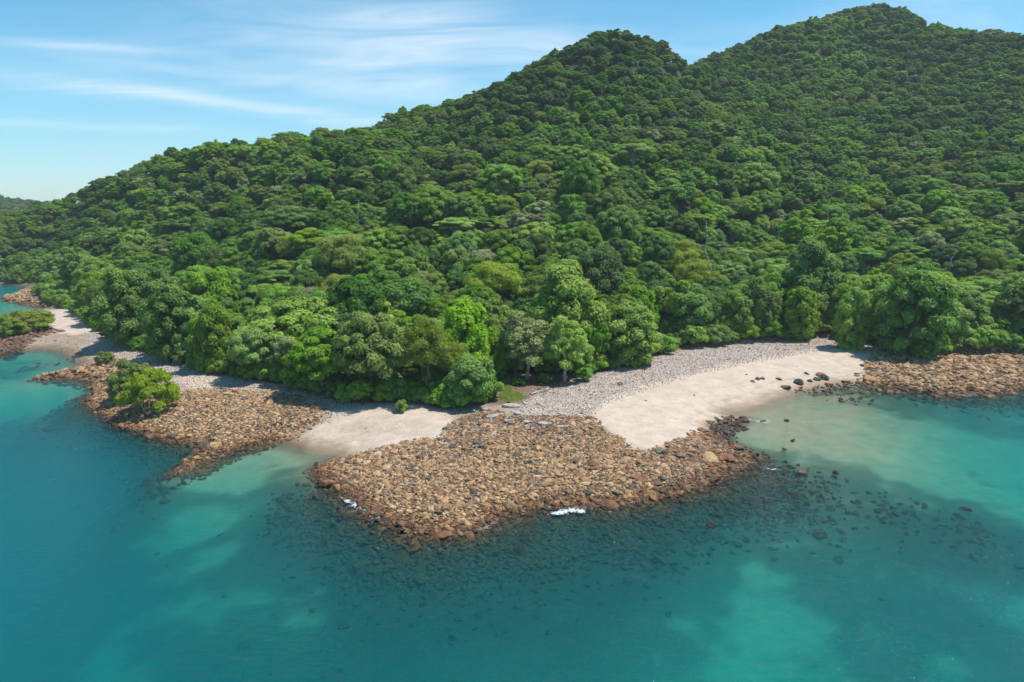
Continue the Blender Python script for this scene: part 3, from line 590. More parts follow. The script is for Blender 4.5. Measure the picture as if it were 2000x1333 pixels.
ORD = ['first', 'second', 'third', 'fourth', 'fifth', 'sixth', 'seventh', 'eighth', 'ninth', 'tenth', 'eleventh', 'twelfth', 'thirteenth', 'fourteenth', 'fifteenth', 'sixteenth', 'seventeenth', 'eighteenth', 'nineteenth', 'twentieth']
def nth(i, n, what):
    if n == 1: return 'only ' + what
    return 'leftmost ' + what if i == 0 else 'rightmost ' + what if i == n - 1 else '%s %s from left' % (ORD[min(i, 19)], what)
def zone_x(px):
    for lim, s in ((185, 'far left bay'), (420, 'left pebble strip'), (650, 'left rock field'), (900, 'small sand cove'), (1180, 'grassy clearing'), (1450, 'grey pebble bank'), (1700, 'right-hand beach')):
        if px < lim: return s
    return 'right boulder shore'
def rank_y(d): return 'at the forest edge by' if d < 7 else 'in the second ranks behind' if d < 17 else 'on the lower slope above' if d < 40 else 'up the slope above'
def tone(t): return 'darker' if t < .4 else 'lighter' if t > .68 else 'mid-toned'
buck = {}
for i in ind: buck.setdefault((KEYS[kidx[i]], tone(tt[i]), rank_y(fde[i]), zone_x(pxx[i])), []).append(i)
SHORT = {'wall': 'ground-skirted trees', 'curtain': 'vine-curtained trees', 'broad': 'dome trees', 'round': 'rounded trees', 'vine': 'vine-draped trees', 'flat': 'flat-topped trees', 'feathery': 'fine-leaved trees', 'silver': 'silvery trees', 'glossy': 'big-leaved trees', 'leafy': 'leafy trees'}
for (k, to, ry, zx), ids in buck.items():
    ids.sort(key=lambda i: pxx[i])
    for j, i in enumerate(ids):
        lab = '%s %s the %s' % (nth(j, len(ids), to + ' ' + SHORT[k][:-1]), ry, zx)
        plant(k, float(fx[i]), float(fy[i]), float(tsc[i]), None, float(tt[i]), None, NAMES[k], lab, 'tree', 'forest trees', zs=float(rng.uniform(.8, 1.12)), z=float(fh[i]) )
print('trees', n, 'individual', len(ind))

# geometry-node scatter, drawing on the meshes of things that stand in the scene
def gn_scatter(name, pts, rot, scl, idx, tint, sources, label, cat):
    Vn = np.asarray(pts, np.float32)
    me = bpy.data.meshes.new(name); me.vertices.add(len(Vn)); me.vertices.foreach_set('co', Vn.ravel())
    for an, ty, arr in (('rot', 'FLOAT_VECTOR', rot), ('scl', 'FLOAT_VECTOR', scl), ('idx', 'INT', idx), ('tint', 'FLOAT', tint)):
        a = me.attributes.new(an, ty, 'POINT'); a.data.foreach_set('vector' if ty == 'FLOAT_VECTOR' else 'value', np.asarray(arr, np.int32 if ty == 'INT' else np.float32).ravel())
    o = link(name, me); g = bpy.data.node_groups.new(name, 'GeometryNodeTree')
    g.interface.new_socket('Geometry', in_out='INPUT', socket_type='NodeSocketGeometry'); g.interface.new_socket('Geometry', in_out='OUTPUT', socket_type='NodeSocketGeometry')
    gi = g.nodes.new('NodeGroupInput'); go = g.nodes.new('NodeGroupOutput'); jn = g.nodes.new('GeometryNodeJoinGeometry')
    for s in reversed(sources):
        q = g.nodes.new('GeometryNodeObjectInfo'); q.transform_space = 'ORIGINAL'; q.inputs['Object'].default_value = s; q.inputs['As Instance'].default_value = True
        g.links.new(q.outputs['Geometry'], jn.inputs[0])
    def attr(n_, ty):
        a = g.nodes.new('GeometryNodeInputNamedAttribute'); a.data_type = ty; a.inputs['Name'].default_value = n_; return a.outputs['Attribute']
    m2p = g.nodes.new('GeometryNodeMeshToPoints'); g.links.new(gi.outputs[0], m2p.inputs[0])
    ip = g.nodes.new('GeometryNodeInstanceOnPoints'); g.links.new(m2p.outputs[0], ip.inputs['Points']); g.links.new(jn.outputs[0], ip.inputs['Instance'])
    ip.inputs['Pick Instance'].default_value = True; g.links.new(attr('idx', 'INT'), ip.inputs['Instance Index'])
    er = g.nodes.new('FunctionNodeEulerToRotation'); g.links.new(attr('rot', 'FLOAT_VECTOR'), er.inputs[0]); g.links.new(er.outputs[0], ip.inputs['Rotation'])
    g.links.new(attr('scl', 'FLOAT_VECTOR'), ip.inputs['Scale']); g.links.new(ip.outputs[0], go.inputs[0])
    md = o.modifiers.new('scatter', 'NODES'); md.node_group = g
    return tag(o, label, cat, kind='stuff')
src_keys = [k for k in used_src if k[0] in KEYS]; srcs = [used_src[k] for k in src_keys]
by = {k: [i for i, s in enumerate(src_keys) if s[0] == k] for k in KEYS}
ri = np.array([random.choice(by[KEYS[kidx[i]]] or [0]) for i in rest])
m_ = len(rest); rs = tsc[rest]
gn_scatter('forest', np.stack([fx[rest], fy[rest], fh[rest] - 0.3], 1), np.stack([rng.normal(0, .06, m_), rng.normal(0, .06, m_), rng.uniform(0, 6.28, m_)], 1),
           np.stack([rs, rs, rs * rng.uniform(.66, .98, m_)], 1), ri, tt[rest], srcs, 'dense green tropical forest covering the hills up to the skyline', 'forest')
# shrubs along the forest edge (each a thing), then the undergrowth mass
def edge_points(step, off):
    out_ = []; pts = edge[:len(EDGE)]
    for i in range(len(pts) - 1):
        a, b = pts[i], pts[i + 1]; Ls = np.linalg.norm(b - a); k = int(Ls / step) + 1; nrm = np.array((-(b - a)[1], (b - a)[0])) / Ls
        for j in range(k):
            q = a + (b - a) * (j + rng.uniform(0, 1)) / k + nrm * (off + rng.uniform(-.8, 1.6)); out_.append(q)
    return out_
sb = {}
for q in edge_points(2.0, 0.5):
    z = float(height(np.array([q[0]]), np.array([q[1]]))[0]); a, b, f = proj(q[0], q[1], z + 1)
    if not (-10 < a < 2010) or f > 230 or (945 < a < 1135): continue
    k = 'shrub' if rng.uniform() < .65 else 'bush'; tn = rng.uniform(.2, 1)
    sb.setdefault((k, tone(tn), zone_x(a)), []).append((a, q, z, tn))
ns = 0
for (k, to, zx), L_ in sb.items():
    L_.sort(key=lambda r: r[0])
    for j, (a, q, z, tn) in enumerate(L_):
        s = rng.uniform(.6, 1.5); ns += 1
        plant(k, float(q[0]), float(q[1]), s, None, tn, None, k, '%s along the forest edge by the %s' % (nth(j, len(L_), to + (' leafy shrub' if k == 'shrub' else ' dense bush')), zx), k, 'shrubs along the forest edge', z=z)
print('shrubs', ns)
ux, uy = scatter(-330, 330, 85, 270, 2.3); uh, uds, ude, _, _ = height(ux, uy, True); a, b, f = proj(ux, uy, uh + 1)
ok = (ude > 3.2) & (ude < 34) & (a > -60) & (a < 2060); ux, uy, uh = ux[ok], uy[ok], uh[ok]; m_ = len(ux)
sk = [k for k in used_src if k[0] in ('shrub', 'bush')]; us = rng.uniform(.55, 1.5, m_)
gn_scatter('undergrowth', np.stack([ux, uy, uh - .15], 1), np.stack([0 * ux, 0 * ux, rng.uniform(0, 6.28, m_)], 1), np.stack([us, us, us * rng.uniform(.8, 1.6, m_)], 1),
           rng.integers(0, len(sk), m_), rng.uniform(0, .8, m_), [used_src[k] for k in sk], 'tangled green undergrowth beneath the forest edge', 'undergrowth')

# ------------------------------------------------------------------ rocks
def rock_mat(name):
    m, t, out = bsdf_mat(name)
    ti = N(t, 'ShaderNodeAttribute', attribute_name='tint', attribute_type='INSTANCER'); oi = N(t, 'ShaderNodeObjectInfo'); g = N(t, 'ShaderNodeNewGeometry')
    c = ramp(t, math_n(t, 'MULTIPLY', ti.outputs['Fac'], 0.8), [(0.0, (0.075, 0.068, 0.060)), (0.128, (0.155, 0.128, 0.10)), (0.24, (0.27, 0.170, 0.095)), (0.44, (0.39, 0.240, 0.122)), (0.576, (0.46, 0.325, 0.205)), (0.688, (0.25, 0.125, 0.07)), (0.80, (0.15, 0.070, 0.045)), (0.86, (0.32, 0.285, 0.265)), (1.0, (0.50, 0.445, 0.41))])
    n = N(t, 'ShaderNodeTexNoise', i_Scale=2.2, i_Detail=7.0, i_Roughness=0.62); L(t, g.outputs['Position'], n.inputs['Vector'])
    c = mixc(t, 1.0, c, ramp(t, n.outputs[0], [(0.28, (0.55, 0.52, 0.50)), (0.5, (0.98, 0.97, 0.95)), (0.75, (1.28, 1.22, 1.12))]), 'MULTIPLY'); c = mixc(t, 1.0, c, (1.06, 1.04, 1.0), 'MULTIPLY')
    s = N(t, 'ShaderNodeSeparateXYZ'); L(t, g.outputs['Position'], s.inputs[0])
    zz = math_n(t, 'ADD', s.outputs[2], math_n(t, 'MULTIPLY', math_n(t, 'SUBTRACT', n.outputs[0], 0.5), 0.7))
    c = mixc(t, 1.0, c, ramp(t, math_n(t, 'ADD', zz, 0.2), [(0.20, (0.42, 0.36, 0.30)), (0.42, (0.60, 0.49, 0.38)), (0.8, (1, 1, 1))]), 'MULTIPLY')
    alg = math_n(t, 'MULTIPLY', ramp(t, math_n(t, 'ADD', math_n(t, 'MULTIPLY', s.outputs[2], -0.9), 0.0), [(0.08, 0), (0.65, 1)]), 0.9)
    c = mixc(t, alg, c, (0.055, 0.052, 0.034))
    p = N(t, 'ShaderNodeBsdfPrincipled'); p.inputs['Specular IOR Level'].default_value = 0.3; L(t, c, p.inputs['Base Color'])
    L(t, ramp(t, math_n(t, 'MULTIPLY', math_n(t, 'ADD', zz, 1.0), 0.5), [(0.42, 1.0), (0.50, 0.5), (0.70, 0.88)]), p.inputs['Roughness'])
    L(t, ramp(t, math_n(t, 'MULTIPLY', math_n(t, 'ADD', s.outputs[2], 1.0), 0.5), [(0.46, 0.0), (0.50, 0.3)]), p.inputs['Specular IOR Level'])
    bp = N(t, 'ShaderNodeBump', i_Strength=0.5, i_Distance=0.06); L(t, n.outputs[0], bp.inputs['Height']); L(t, bp.outputs[0], p.inputs['Normal']); L(t, p.outputs[0], out.inputs[0])
    return m
m_rock = rock_mat('weathered_rock')
import bmesh
def rock_mesh(seed, cuts=9, sub=2, dims=(1, .8, .6)):
    r = np.random.default_rng(seed); bm = bmesh.new(); bmesh.ops.create_icosphere(bm, subdivisions=sub, radius=1.0)
    P = np.array([v.co[:] for v in bm.verts])
    for k in range(cuts):                       # plane cuts give flat worn faces
        d = r.normal(size=3); d /= np.linalg.norm(d); h = r.uniform(0.55, 0.85); e = P @ d - h
        P = np.where(e[:, None] > 0, P - d * (e * 0.92)[:, None], P)
    P = P + 0.05 * r.normal(size=P.shape); P = P * np.array(dims) * np.array((.6, .6, .52))
    for v, q in zip(bm.verts, P): v.co = q
    me = bpy.data.meshes.new('rock'); bm.to_mesh(me); bm.free(); me.materials.append(m_rock)
    me.polygons.foreach_set('use_smooth', np.ones(len(me.polygons), bool)); me.set_sharp_from_angle(angle=radians(32)); return me
RM = [rock_mesh(100 + i, 9, 3 if i < 4 else 2, [(1, .82, .6), (1.1, .75, .55), (.95, .9, .7), (1.15, .8, .38), (1, .8, .62), (1.05, .7, .5), (.9, .9, .65), (1.1, .9, .42)][i]) for i in range(8)]
RSH = ['blocky', 'long', 'chunky', 'flat', 'blocky', 'long', 'chunky', 'flat']
rock_src = {}
def put_rock(x, y, z, s, mi, tint, label, group=None, rot=None, name='rock', cat='rock', sc3=None):
    o = link(name, RM[mi], None, (x, y, z)); o.rotation_euler = rot or (rng.normal(0, .22), rng.normal(0, .22), rng.uniform(0, 6.28)); o.scale = sc3 or (s, s, s); o['tint'] = float(tint)
    rock_src.setdefault(mi, o); return tag(o, label, cat, group)
def hz1(x, y): return float(height(np.array([x]), np.array([y]))[0])
# rocks picked out one by one: px, py, width px, mesh, tint, label
HERO = [(1211, 751, 15, 2, .88, 'lone rounded reddish rock on the grey pebble bank'), (1535, 759, 24, 3, .10, 'flat grey rock at the left end of the boulder row on the beach'),
 (1561, 750, 23, 2, .0, 'dark round boulder in the middle of the right beach row'), (1581, 745, 13, 0, .05, 'small dark rock right of the dark round boulder'), (1594, 743, 17, 4, .03, 'dark rock left of the rightmost boulder in the beach row'),
 (1609, 741, 24, 2, .0, 'rightmost dark boulder of the beach row, with reddish rocks behind'), (1603, 733, 22, 5, .9, 'reddish flat rock behind the rightmost beach boulder'), (1471, 744, 11, 0, .86, 'left reddish rock of the trio on the sand'),
 (1479, 740, 12, 2, .12, 'middle rock of the trio on the sand'), (1489, 739, 13, 4, .14, 'right rock of the trio on the sand'), (1521, 738, 14, 3, .5, 'flat tan rock on the sand between trio and boulders'), (1576, 729, 11, 1, .1, 'small rock on the sand behind the boulder row'),
 (1633, 922, 15, 2, .12, 'rock breaking the surface alone at the edge of the pale shallows'), (1568, 921, 20, 3, .2, 'tan flat rock awash in the dark reef'), (1532, 877, 12, 5, .86, 'orange-brown rock standing in the shallow water'),
 (1548, 860, 11, 4, .1, 'dark rock standing in the pale shallow water'), (1484, 888, 15, 0, .9, 'rusty rock awash off the end of the rock point'), (1537, 822, 12, 2, .05, 'small dark rock with foam in the shallows'), (1490, 823, 12, 1, .05, 'small dark rock beside the sand edge foam'),
 (1888, 988, 26, 3, .12, 'long submerged brown rock in the right-hand reef'), (1388, 1018, 22, 2, .15, 'round submerged boulder in front of the rock point'), (1700, 745, 34, 3, .5, 'flat tan slab at the left end of the right boulder shore'),
 (1757, 760, 26, 4, .05, 'dark wet rock at the water edge of the right shore'), (1885, 770, 24, 1, .92, 'reddish wet rock with foam at the right shore'), (1955, 757, 20, 0, .1, 'dark rock at the water edge near the right picture edge'),
 (385, 900, 20, 0, .5, 'tan rock at the neck of the small left rock spur'), (367, 912, 16, 2, .45, 'last tan rock at the tip of the small left rock spur'), (1372, 843, 22, 4, .92, 'reddish boulder at the top of the rock tongue'), (1385, 852, 20, 2, .88, 'brown boulder second from the top of the rock tongue'),
 (1395, 884, 26, 5, .90, 'large rusty rock near the right end of the rock point'), (1420, 898, 30, 3, .92, 'large orange-brown slab at the tip of the rock point'), (1248, 935, 30, 0, .88, 'large brown boulder in the right half of the rock point')]
for px, py, w, mi, ti, lab in HERO:
    x, y = at_z(px, py, 0.5 if py < 1000 else 0); z = hz1(x, y)
    x, y = at_z(px, py, max(z, 0)); z = hz1(x, y); s = w * proj(x, y, z)[2] / F / 1.15
    zz = z + s * 0.1 if z > 0 else -0.06 * s
    if 'submerged' in lab: zz = -0.36 * s
    put_rock(x, y, zz, s, mi, ti, lab, None, None, 'boulder' if w > 20 else 'rock', 'boulder' if w > 20 else 'rock')
rx_, ry_, rs_, rz_, rt_, rzone = [], [], [], [], [], []
def add_rocks(poly, cell, smin, smax, big, tfun, zone, lo=-.6):
    mn = poly.min(0) - 2; mx_ = poly.max(0) + 2
    x, y = scatter(mn[0], mx_[0], mn[1], mx_[1], cell); jx = x + 2.6 * fbm(x / 3, y / 3, 61); jy = y + 2.6 * fbm(x / 3, y / 3, 63)
    keep = sdf(poly, jx, jy) > lo * rng.uniform(0, 2.2, len(x)); x, y = x[keep], y[keep]
    s = smin + (smax - smin) * rng.uniform(0, 1, len(x)) ** 1.8; b = rng.uniform(0, 1, len(x)) < big; s = np.where(b, s * rng.uniform(1.5, 2.1, len(x)), s)
    z = height(x, y) + s * 0.05; return_t = tfun(x, y)
    rx_.append(x); ry_.append(y); rs_.append(s); rz_.append(z); rt_.append(return_t); rzone.append(np.array([zone] * len(x), dtype=object))
def tint_tan(red=0.0, grey=.25):
    def f(x, y):
        u = rng.uniform(0, 1, len(x)); t = rng.uniform(.26, .74, len(x)); rr = red + .35 * fbm(x / 14, y / 14, 91)
        t = np.where(u < grey, rng.uniform(0, .24, len(x)), t); return np.where(rng.uniform(0, 1, len(x)) < rr, rng.uniform(.78, 1, len(x)), t)
    return f
def tint_center(x, y):
    base = tint_tan(.12, .24)(x, y); r = sstep(10, 24, x); u = rng.uniform(0, 1, len(x))
    hgt = height(x, y); base = np.where((rng.uniform(0, 1, len(x)) < .45 * sstep(1.45, 1.95, hgt)), rng.uniform(.88, 1.1, len(x)), base)
    return np.where(u < .75 * r, rng.choice([.84, .9, .78, .96, .2, .12], len(x)) + rng.uniform(-.04, .04, len(x)), base)
zl = {'central': 'the central rock point', 'left': 'the left rock field', 'spit': 'the narrow left spit', 'right': 'the right boulder shore', 'farleft': 'the far left spit', 'mangrove': 'the mangrove rocks', 'tongue': 'the rock tongue'}
RP = dict(ROCKS)
add_rocks(RP['central'], 0.27, .23, .58, .04, tint_center, zl['central']); add_rocks(RP['left'], 0.34, .26, .62, .05, tint_tan(.08, .20), zl['left'])
add_rocks(RP['central'], 1.9, .60, 1.15, .05, tint_center, zl['central']); add_rocks(RP['left'], 2.3, .65, 1.1, .04, tint_tan(.1, .25), zl['left'])
add_rocks(RP['spit'], .62, .45, 1.0, .08, tint_tan(.10, .2), zl['spit']); add_rocks(RP['right'], .50, .40, 1.1, .10, tint_tan(.22, .22), zl['right'], -.8)
add_rocks(RP['farleft'], .8, .6, 1.2, .05, tint_tan(.12, .2), zl['farleft']); add_rocks(RP['mangrove'], .7, .5, 1.1, .1, lambda x, y: rng.choice([.05, .12, .9, .95, .2], len(x)), zl['mangrove'])
add_rocks(RP['tongue'], .5, .4, .9, .1, lambda x, y: rng.choice([.02, .08, .12, .9], len(x)), zl['tongue'])
# drowned rocks and reef
x, y = scatter(-95, 95, 38, 175, .36); h, ds_, de_, rf, dp = height(x, y, True); a, b, f = proj(x, y, h)
near = np.exp(-(np.maximum(-ds_, 0) / 10.0) ** 2); pr = np.clip((rf - .45) * 1.6 + .35 * fbm(x / 5, y / 5, 97), 0, 1) * (0.05 + 1.7 * near) * (0.12 + 0.88 * sstep(-2.4, -1.0, h)) + .55 * sstep(.72, .95, rf + .5 * fbm(x / 6, y / 4, 99)) * sstep(-1.7, -1.1, h)
ok = (ds_ < .5) & (h > -3.6) & (a > -20) & (a < 2020) & (rng.uniform(0, 1, len(x)) < pr); x, y, h = x[ok], y[ok], h[ok]; s = .30 + .55 * rng.uniform(0, 1, len(x)) ** 2; s = np.where(rng.uniform(0, 1, len(x)) < .03, s * 1.9, s)
rx_.append(x); ry_.append(y); rs_.append(s); rz_.append(h + .1 * s); rt_.append(np.where(h < -.7, rng.uniform(0, .16, len(x)), 1) * np.where(rng.uniform(0, 1, len(x)) < .3, rng.uniform(.8, 1, len(x)), rng.uniform(.0, .45, len(x)))); rzone.append(np.array(['the drowned reef'] * len(x), dtype=object))
# loose stones on sand / gravel
x, y = scatter(-150, 110, 60, 190, 1.5); h, ds_, de_, rf, dp = height(x, y, True); a, b, f = proj(x, y, h)
ok = (ds_ > .3) & (de_ < -.3) & (a > -20) & (a < 2020)
ins = np.zeros(len(x), bool)
for p in SAND: ins |= sdf(p, x, y) > 1.0
ok &= rng.uniform(0, 1, len(x)) < np.where(ins, .02, .42); x, y, h = x[ok], y[ok], h[ok]; s = .22 + .4 * rng.uniform(0, 1, len(x)) ** 3
rx_.append(x); ry_.append(y); rs_.append(s); rz_.append(h + .08 * s); rt_.append(rng.choice([.08, .2, .3, .5, .7, .72, .88], len(x))); rzone.append(np.array(['the open beach'] * len(x), dtype=object))
RX, RY, RS, RZ, RT, RO = [np.concatenate(a) for a in (rx_, ry_, rs_, rz_, rt_, rzone)]
nr = len(RX); RI = rng.integers(0, 8, nr); a, b, f = proj(RX, RY, RZ); RPX = a
vr = (a > 5) & (a < 1995) & (b < 1320) & (RZ > -.1); sc_r = np.where(vr, RS / f, 0); order = np.argsort(-sc_r); NR = 300 - len(HERO); ind, rest = order[:NR], order[NR:]
def rtone(t): return 'dark grey' if t < .1 else 'grey-brown' if t < .24 else 'tan' if t < .62 else 'pale buff' if t < .77 else 'reddish brown' if t < .92 else 'dark rusty'
def third(i):
    z = RO[i]; ids_ = ZX[z]; lo, hi = ids_; q = (RPX[i] - lo) / (hi - lo + 1e-6); return 'left end' if q < .25 else 'left middle' if q < .5 else 'right middle' if q < .75 else 'right end'
ZX = {z: (RPX[ind][RO[ind] == z].min(), RPX[ind][RO[ind] == z].max()) for z in set(RO[ind])}
def seaw(i): return 'seaward' if RZ[i] < .62 else 'landward'
buck = {}
for i in ind: buck.setdefault((rtone(RT[i]), RSH[RI[i]], third(i), seaw(i), RO[i]), []).append(i)
for (to, sh, th, sw, z), ids in buck.items():
    ids.sort(key=lambda i: RPX[i])
    for j, i in enumerate(ids):
        put_rock(float(RX[i]), float(RY[i]), float(RZ[i]), float(RS[i]), int(RI[i]), float(RT[i]), '%s, %s %s of %s' % (nth(j, len(ids), to + ' ' + sh + ' rock'), sw, th, z), 'rocks on ' + z)
m_ = len(rest); rr = RS[rest]
gn_scatter('loose_rocks', np.stack([RX[rest], RY[rest], RZ[rest]], 1), np.stack([rng.normal(0, .3, m_), rng.normal(0, .3, m_), rng.uniform(0, 6.28, m_)], 1), np.stack([rr, rr, rr], 1), RI[rest], RT[rest],
           [rock_src[k] for k in range(8)], 'countless tan and brown rocks covering the points and the drowned reef', 'rocks')
print('rocks', nr)
# grey pebble banks
xs, ys, ss, ts = [], [], [], []
for p in PEBB:
    mn = p.min(0) - 1; mx_ = p.max(0) + 1; x, y = scatter(mn[0], mx_[0], mn[1], mx_[1], .44); jx = x + 2 * fbm(x / 3, y / 3, 61)
    k = (sdf(p, jx, y) > -.3 * rng.uniform(0, 2, len(x))) & (sdf(edge, x, y) < .2); xs.append(x[k]); ys.append(y[k])
x, y = np.concatenate(xs), np.concatenate(ys); h = height(x, y); m_ = len(x); s = rng.uniform(.10, .27, m_)
gn_scatter('pebbles', np.stack([x, y, h + .03], 1), np.stack([rng.normal(0, .3, m_), rng.normal(0, .3, m_), rng.uniform(0, 6.28, m_)], 1), np.stack([s, s, s], 1), rng.integers(0, 8, m_),
           rng.choice([.16, .2, 1.1, 1.15, 1.2, 1.25, 1.22, .72, .86], m_), [rock_src[k] for k in range(8)], 'pale grey pebbles banked between the forest and the sand', 'pebbles')
print('pebbles', m_)

# ------------------------------------------------------------------ pale slabs, driftwood, dead trees, grass, foam
m_slab, t, out = bsdf_mat('pale_slab'); g = N(t, 'ShaderNodeNewGeometry'); n_ = N(t, 'ShaderNodeTexNoise', i_Scale=1.6, i_Detail=8.0); L(t, g.outputs['Position'], n_.inputs['Vector'])
p_ = N(t, 'ShaderNodeBsdfPrincipled', i_Roughness=0.9); L(t, ramp(t, n_.outputs[0], [(0.3, (0.14, 0.12, 0.10)), (0.52, (0.36, 0.32, 0.28)), (0.8, (0.50, 0.45, 0.40))]), p_.inputs['Base Color']); L(t, p_.outputs[0], out.inputs[0])
def slab(px, py, w, dpt, th, rz, label, seed, tilt=(0, 0)):
    x, y = at_z(px, py, 1.8); z = hz1(x, y); x, y = at_z(px, py, z); z = hz1(x, y); r = np.random.default_rng(seed)
    bm = bmesh.new(); k = 7; an = np.sort(r.uniform(0, 2 * pi, k)) * .4 + np.arange(k) * 2 * pi / k * .6
    ring = [bm.verts.new((w / 2 * cos(a) * r.uniform(.8, 1.1), dpt / 2 * sin(a) * r.uniform(.8, 1.1), -th / 2)) for a in an]
    f = bm.faces.new(ring); e = bmesh.ops.extrude_face_region(bm, geom=[f]); bmesh.ops.translate(bm, verts=[v for v in e['geom'] if isinstance(v, bmesh.types.BMVert)], vec=(0, 0, th))
    bmesh.ops.recalc_face_normals(bm, faces=bm.faces); bmesh.ops.bevel(bm, geom=bm.edges[:], offset=.05, segments=2, affect='EDGES')
    me = bpy.data.meshes.new('slab'); bm.to_mesh(me); bm.free(); me.materials.append(m_slab)
    o = link('stone_slab', me, None, (x, y, z + th * .35)); o.rotation_euler = (tilt[0], tilt[1], rz); tag(o, label, 'slab')
slab(1000, 795, 2.9, 1.5, .34, .15, 'largest pale flat slab beside the grass of the clearing', 1, (.10, .06))
slab(1028, 789, 1.3, .9, .3, .8, 'small pale slab just right of the largest one', 2, (.3, .0))
slab(964, 816, 2.0, 1.0, .42, .25, 'pale tilted slab at the left of the broken slabs', 3, (.3, -.1))
slab(949, 803, 1.3, .8, .5, .4, 'dark-sided slab nearest the glossy tree', 4, (.2, .1))
slab(997, 828, 1.7, .9, .5, -.4, 'grey slab lowest among the broken slabs', 5, (.35, .1))
slab(1010, 810, 1.1, .8, .4, .5, 'little block above the lowest grey slab', 6, (.2, .2))
slab(1030, 827, 1.6, .7, .4, -.2, 'left piece of the low grey ledge above the rock point', 7, (.25, 0))
slab(1062, 831, 2.6, .9, .45, -.1, 'long low grey ledge above the rock point', 8, (.2, 0))
slab(1098, 838, 1.8, .8, .5, .1, 'right end block of the low grey ledge', 9, (.1, 0))
def wood(name, segs, label, cat, mat=bark_pale, smooth=True):
    parts = [tube(bend(a, b, 8, wob), np.linspace(r0, r1, 8), 7) for a, b, r0, r1, wob in segs]; o0 = parts[0][0][0].copy(); v, f = join(parts)
    o = link(name, mesh_np(name, v - o0, f, mat, True), None, tuple(o0)); return tag(o, label, cat)
def gp(px, py, up=0.0):
    x, y = at_z(px, py, 2.0); z = hz1(x, y); x, y = at_z(px, py, z); return np.array((x, y, hz1(x, y) + up))
wood('driftwood', [(gp(1036, 772, .15), gp(1072, 764, .5), .16, .09, .5), (gp(1052, 768, .25), gp(1040, 780, .1), .09, .04, .6), (gp(1058, 766, .4), gp(1074, 770, .2), .08, .03, .6)], 'forked pale driftwood lying below the yellow-green tree', 'driftwood')
wood('driftwood', [(gp(1330, 694, .15), gp(1388, 686, .2), .13, .07, .4)], 'left pale driftwood log along the back of the pebble bank', 'driftwood')
wood('driftwood', [(gp(1395, 687, .15), gp(1450, 676, .25), .12, .06, .5), (gp(1420, 682, .2), gp(1434, 686, .1), .06, .03, .6)], 'forked pale driftwood log at the back of the pebble bank', 'driftwood')
wood('driftwood', [(gp(1566, 676, .15), gp(1606, 668, .2), .10, .05, .4)], 'right pale driftwood log at the back of the sandy beach', 'driftwood')
wood('driftwood', [(gp(683, 888, .08), gp(752, 880, .08), .07, .04, .3)], 'thin stick lying at the lower edge of the small sand cove', 'driftwood')
wood('driftwood', [(gp(203, 712, .12), gp(222, 704, .3), .12, .05, .6)], 'grey log under the tiny lone mangrove', 'driftwood')
def up_tree(px0, py0, px1, py1, Y, r, label, br=4):
    a = np.array(at_y(px0, py0, Y)); b = np.array(at_y(px1, py1, Y - .6)); g_ = np.array((a[0], a[1], hz1(a[0], a[1]) - .3)); a = a.copy()
    segs = [(g_, a, r * 1.2, r, .1), (a, b, r, r * .4, .7)]
    for k in range(br):
        q = a + (b - a) * rng.uniform(.5, .95); segs.append((q, q + np.array((rng.uniform(-1.6, 1.6), rng.uniform(-.8, .2), rng.uniform(.4, 1.8))), r * .35, r * .1, .8))
    wood('dead_tree', segs, label, 'dead tree')
up_tree(1388, 520, 1379, 432, 172, .17, 'tall white dead trunk rising out of the forest behind the right beach', 6)
up_tree(1072, 378, 1058, 346, 205, .13, 'bare leaning dead tree on the middle slope', 6)
up_tree(1092, 282, 1084, 258, 245, .13, 'short bare trunk below the first summit', 3)
up_tree(1858, 505, 1872, 475, 182, .12, 'bare grey branches showing on the slope at the right', 7)
# grass tufts on the clearing
gx_, gy_ = scatter(-12, 22, 84, 112, .28); gpx, gpy, _ = proj(gx_, gy_, 2 + 0 * gx_); kk = (np.exp(-((gpx - 1000) / 26) ** 2 - ((gpy - 778) / 9) ** 2) + .5 * np.exp(-((gpx - 985) / 40) ** 2 - ((gpy - 760) / 9) ** 2) + .25 * fbm(gx_, gy_, 5)) > .42
gx_, gy_ = gx_[kk], gy_[kk]; gh = height(gx_, gy_); nb_ = len(gx_) * 9; bi = np.repeat(np.arange(len(gx_)), 9)
bx = gx_[bi] + rng.normal(0, .14, nb_); by_ = gy_[bi] + rng.normal(0, .14, nb_); bz = gh[bi]; an = rng.uniform(0, 6.28, nb_); hl = rng.uniform(.15, .42, nb_); wd = .035
Vg = np.stack([np.stack([bx - wd * np.cos(an), by_ - wd * np.sin(an), bz - .03], 1), np.stack([bx + wd * np.cos(an), by_ + wd * np.sin(an), bz - .03], 1),
               np.stack([bx + .3 * hl * np.sin(an) + .015, by_ + .3 * hl * np.cos(an), bz + hl], 1), np.stack([bx + .3 * hl * np.sin(an) - .015, by_ + .3 * hl * np.cos(an), bz + hl], 1)], 1).reshape(-1, 3)
grass_o = tag(link('grass', mesh_np('grass', Vg, np.arange(4 * nb_).reshape(-1, 4), LM['yellow'], False, {'lv': ('FLOAT', np.repeat(rng.uniform(0, .8, nb_), 4))})), 'patch of short grass on the clearing behind the slabs', 'grass', kind='stuff'); grass_o['tint'] = .9
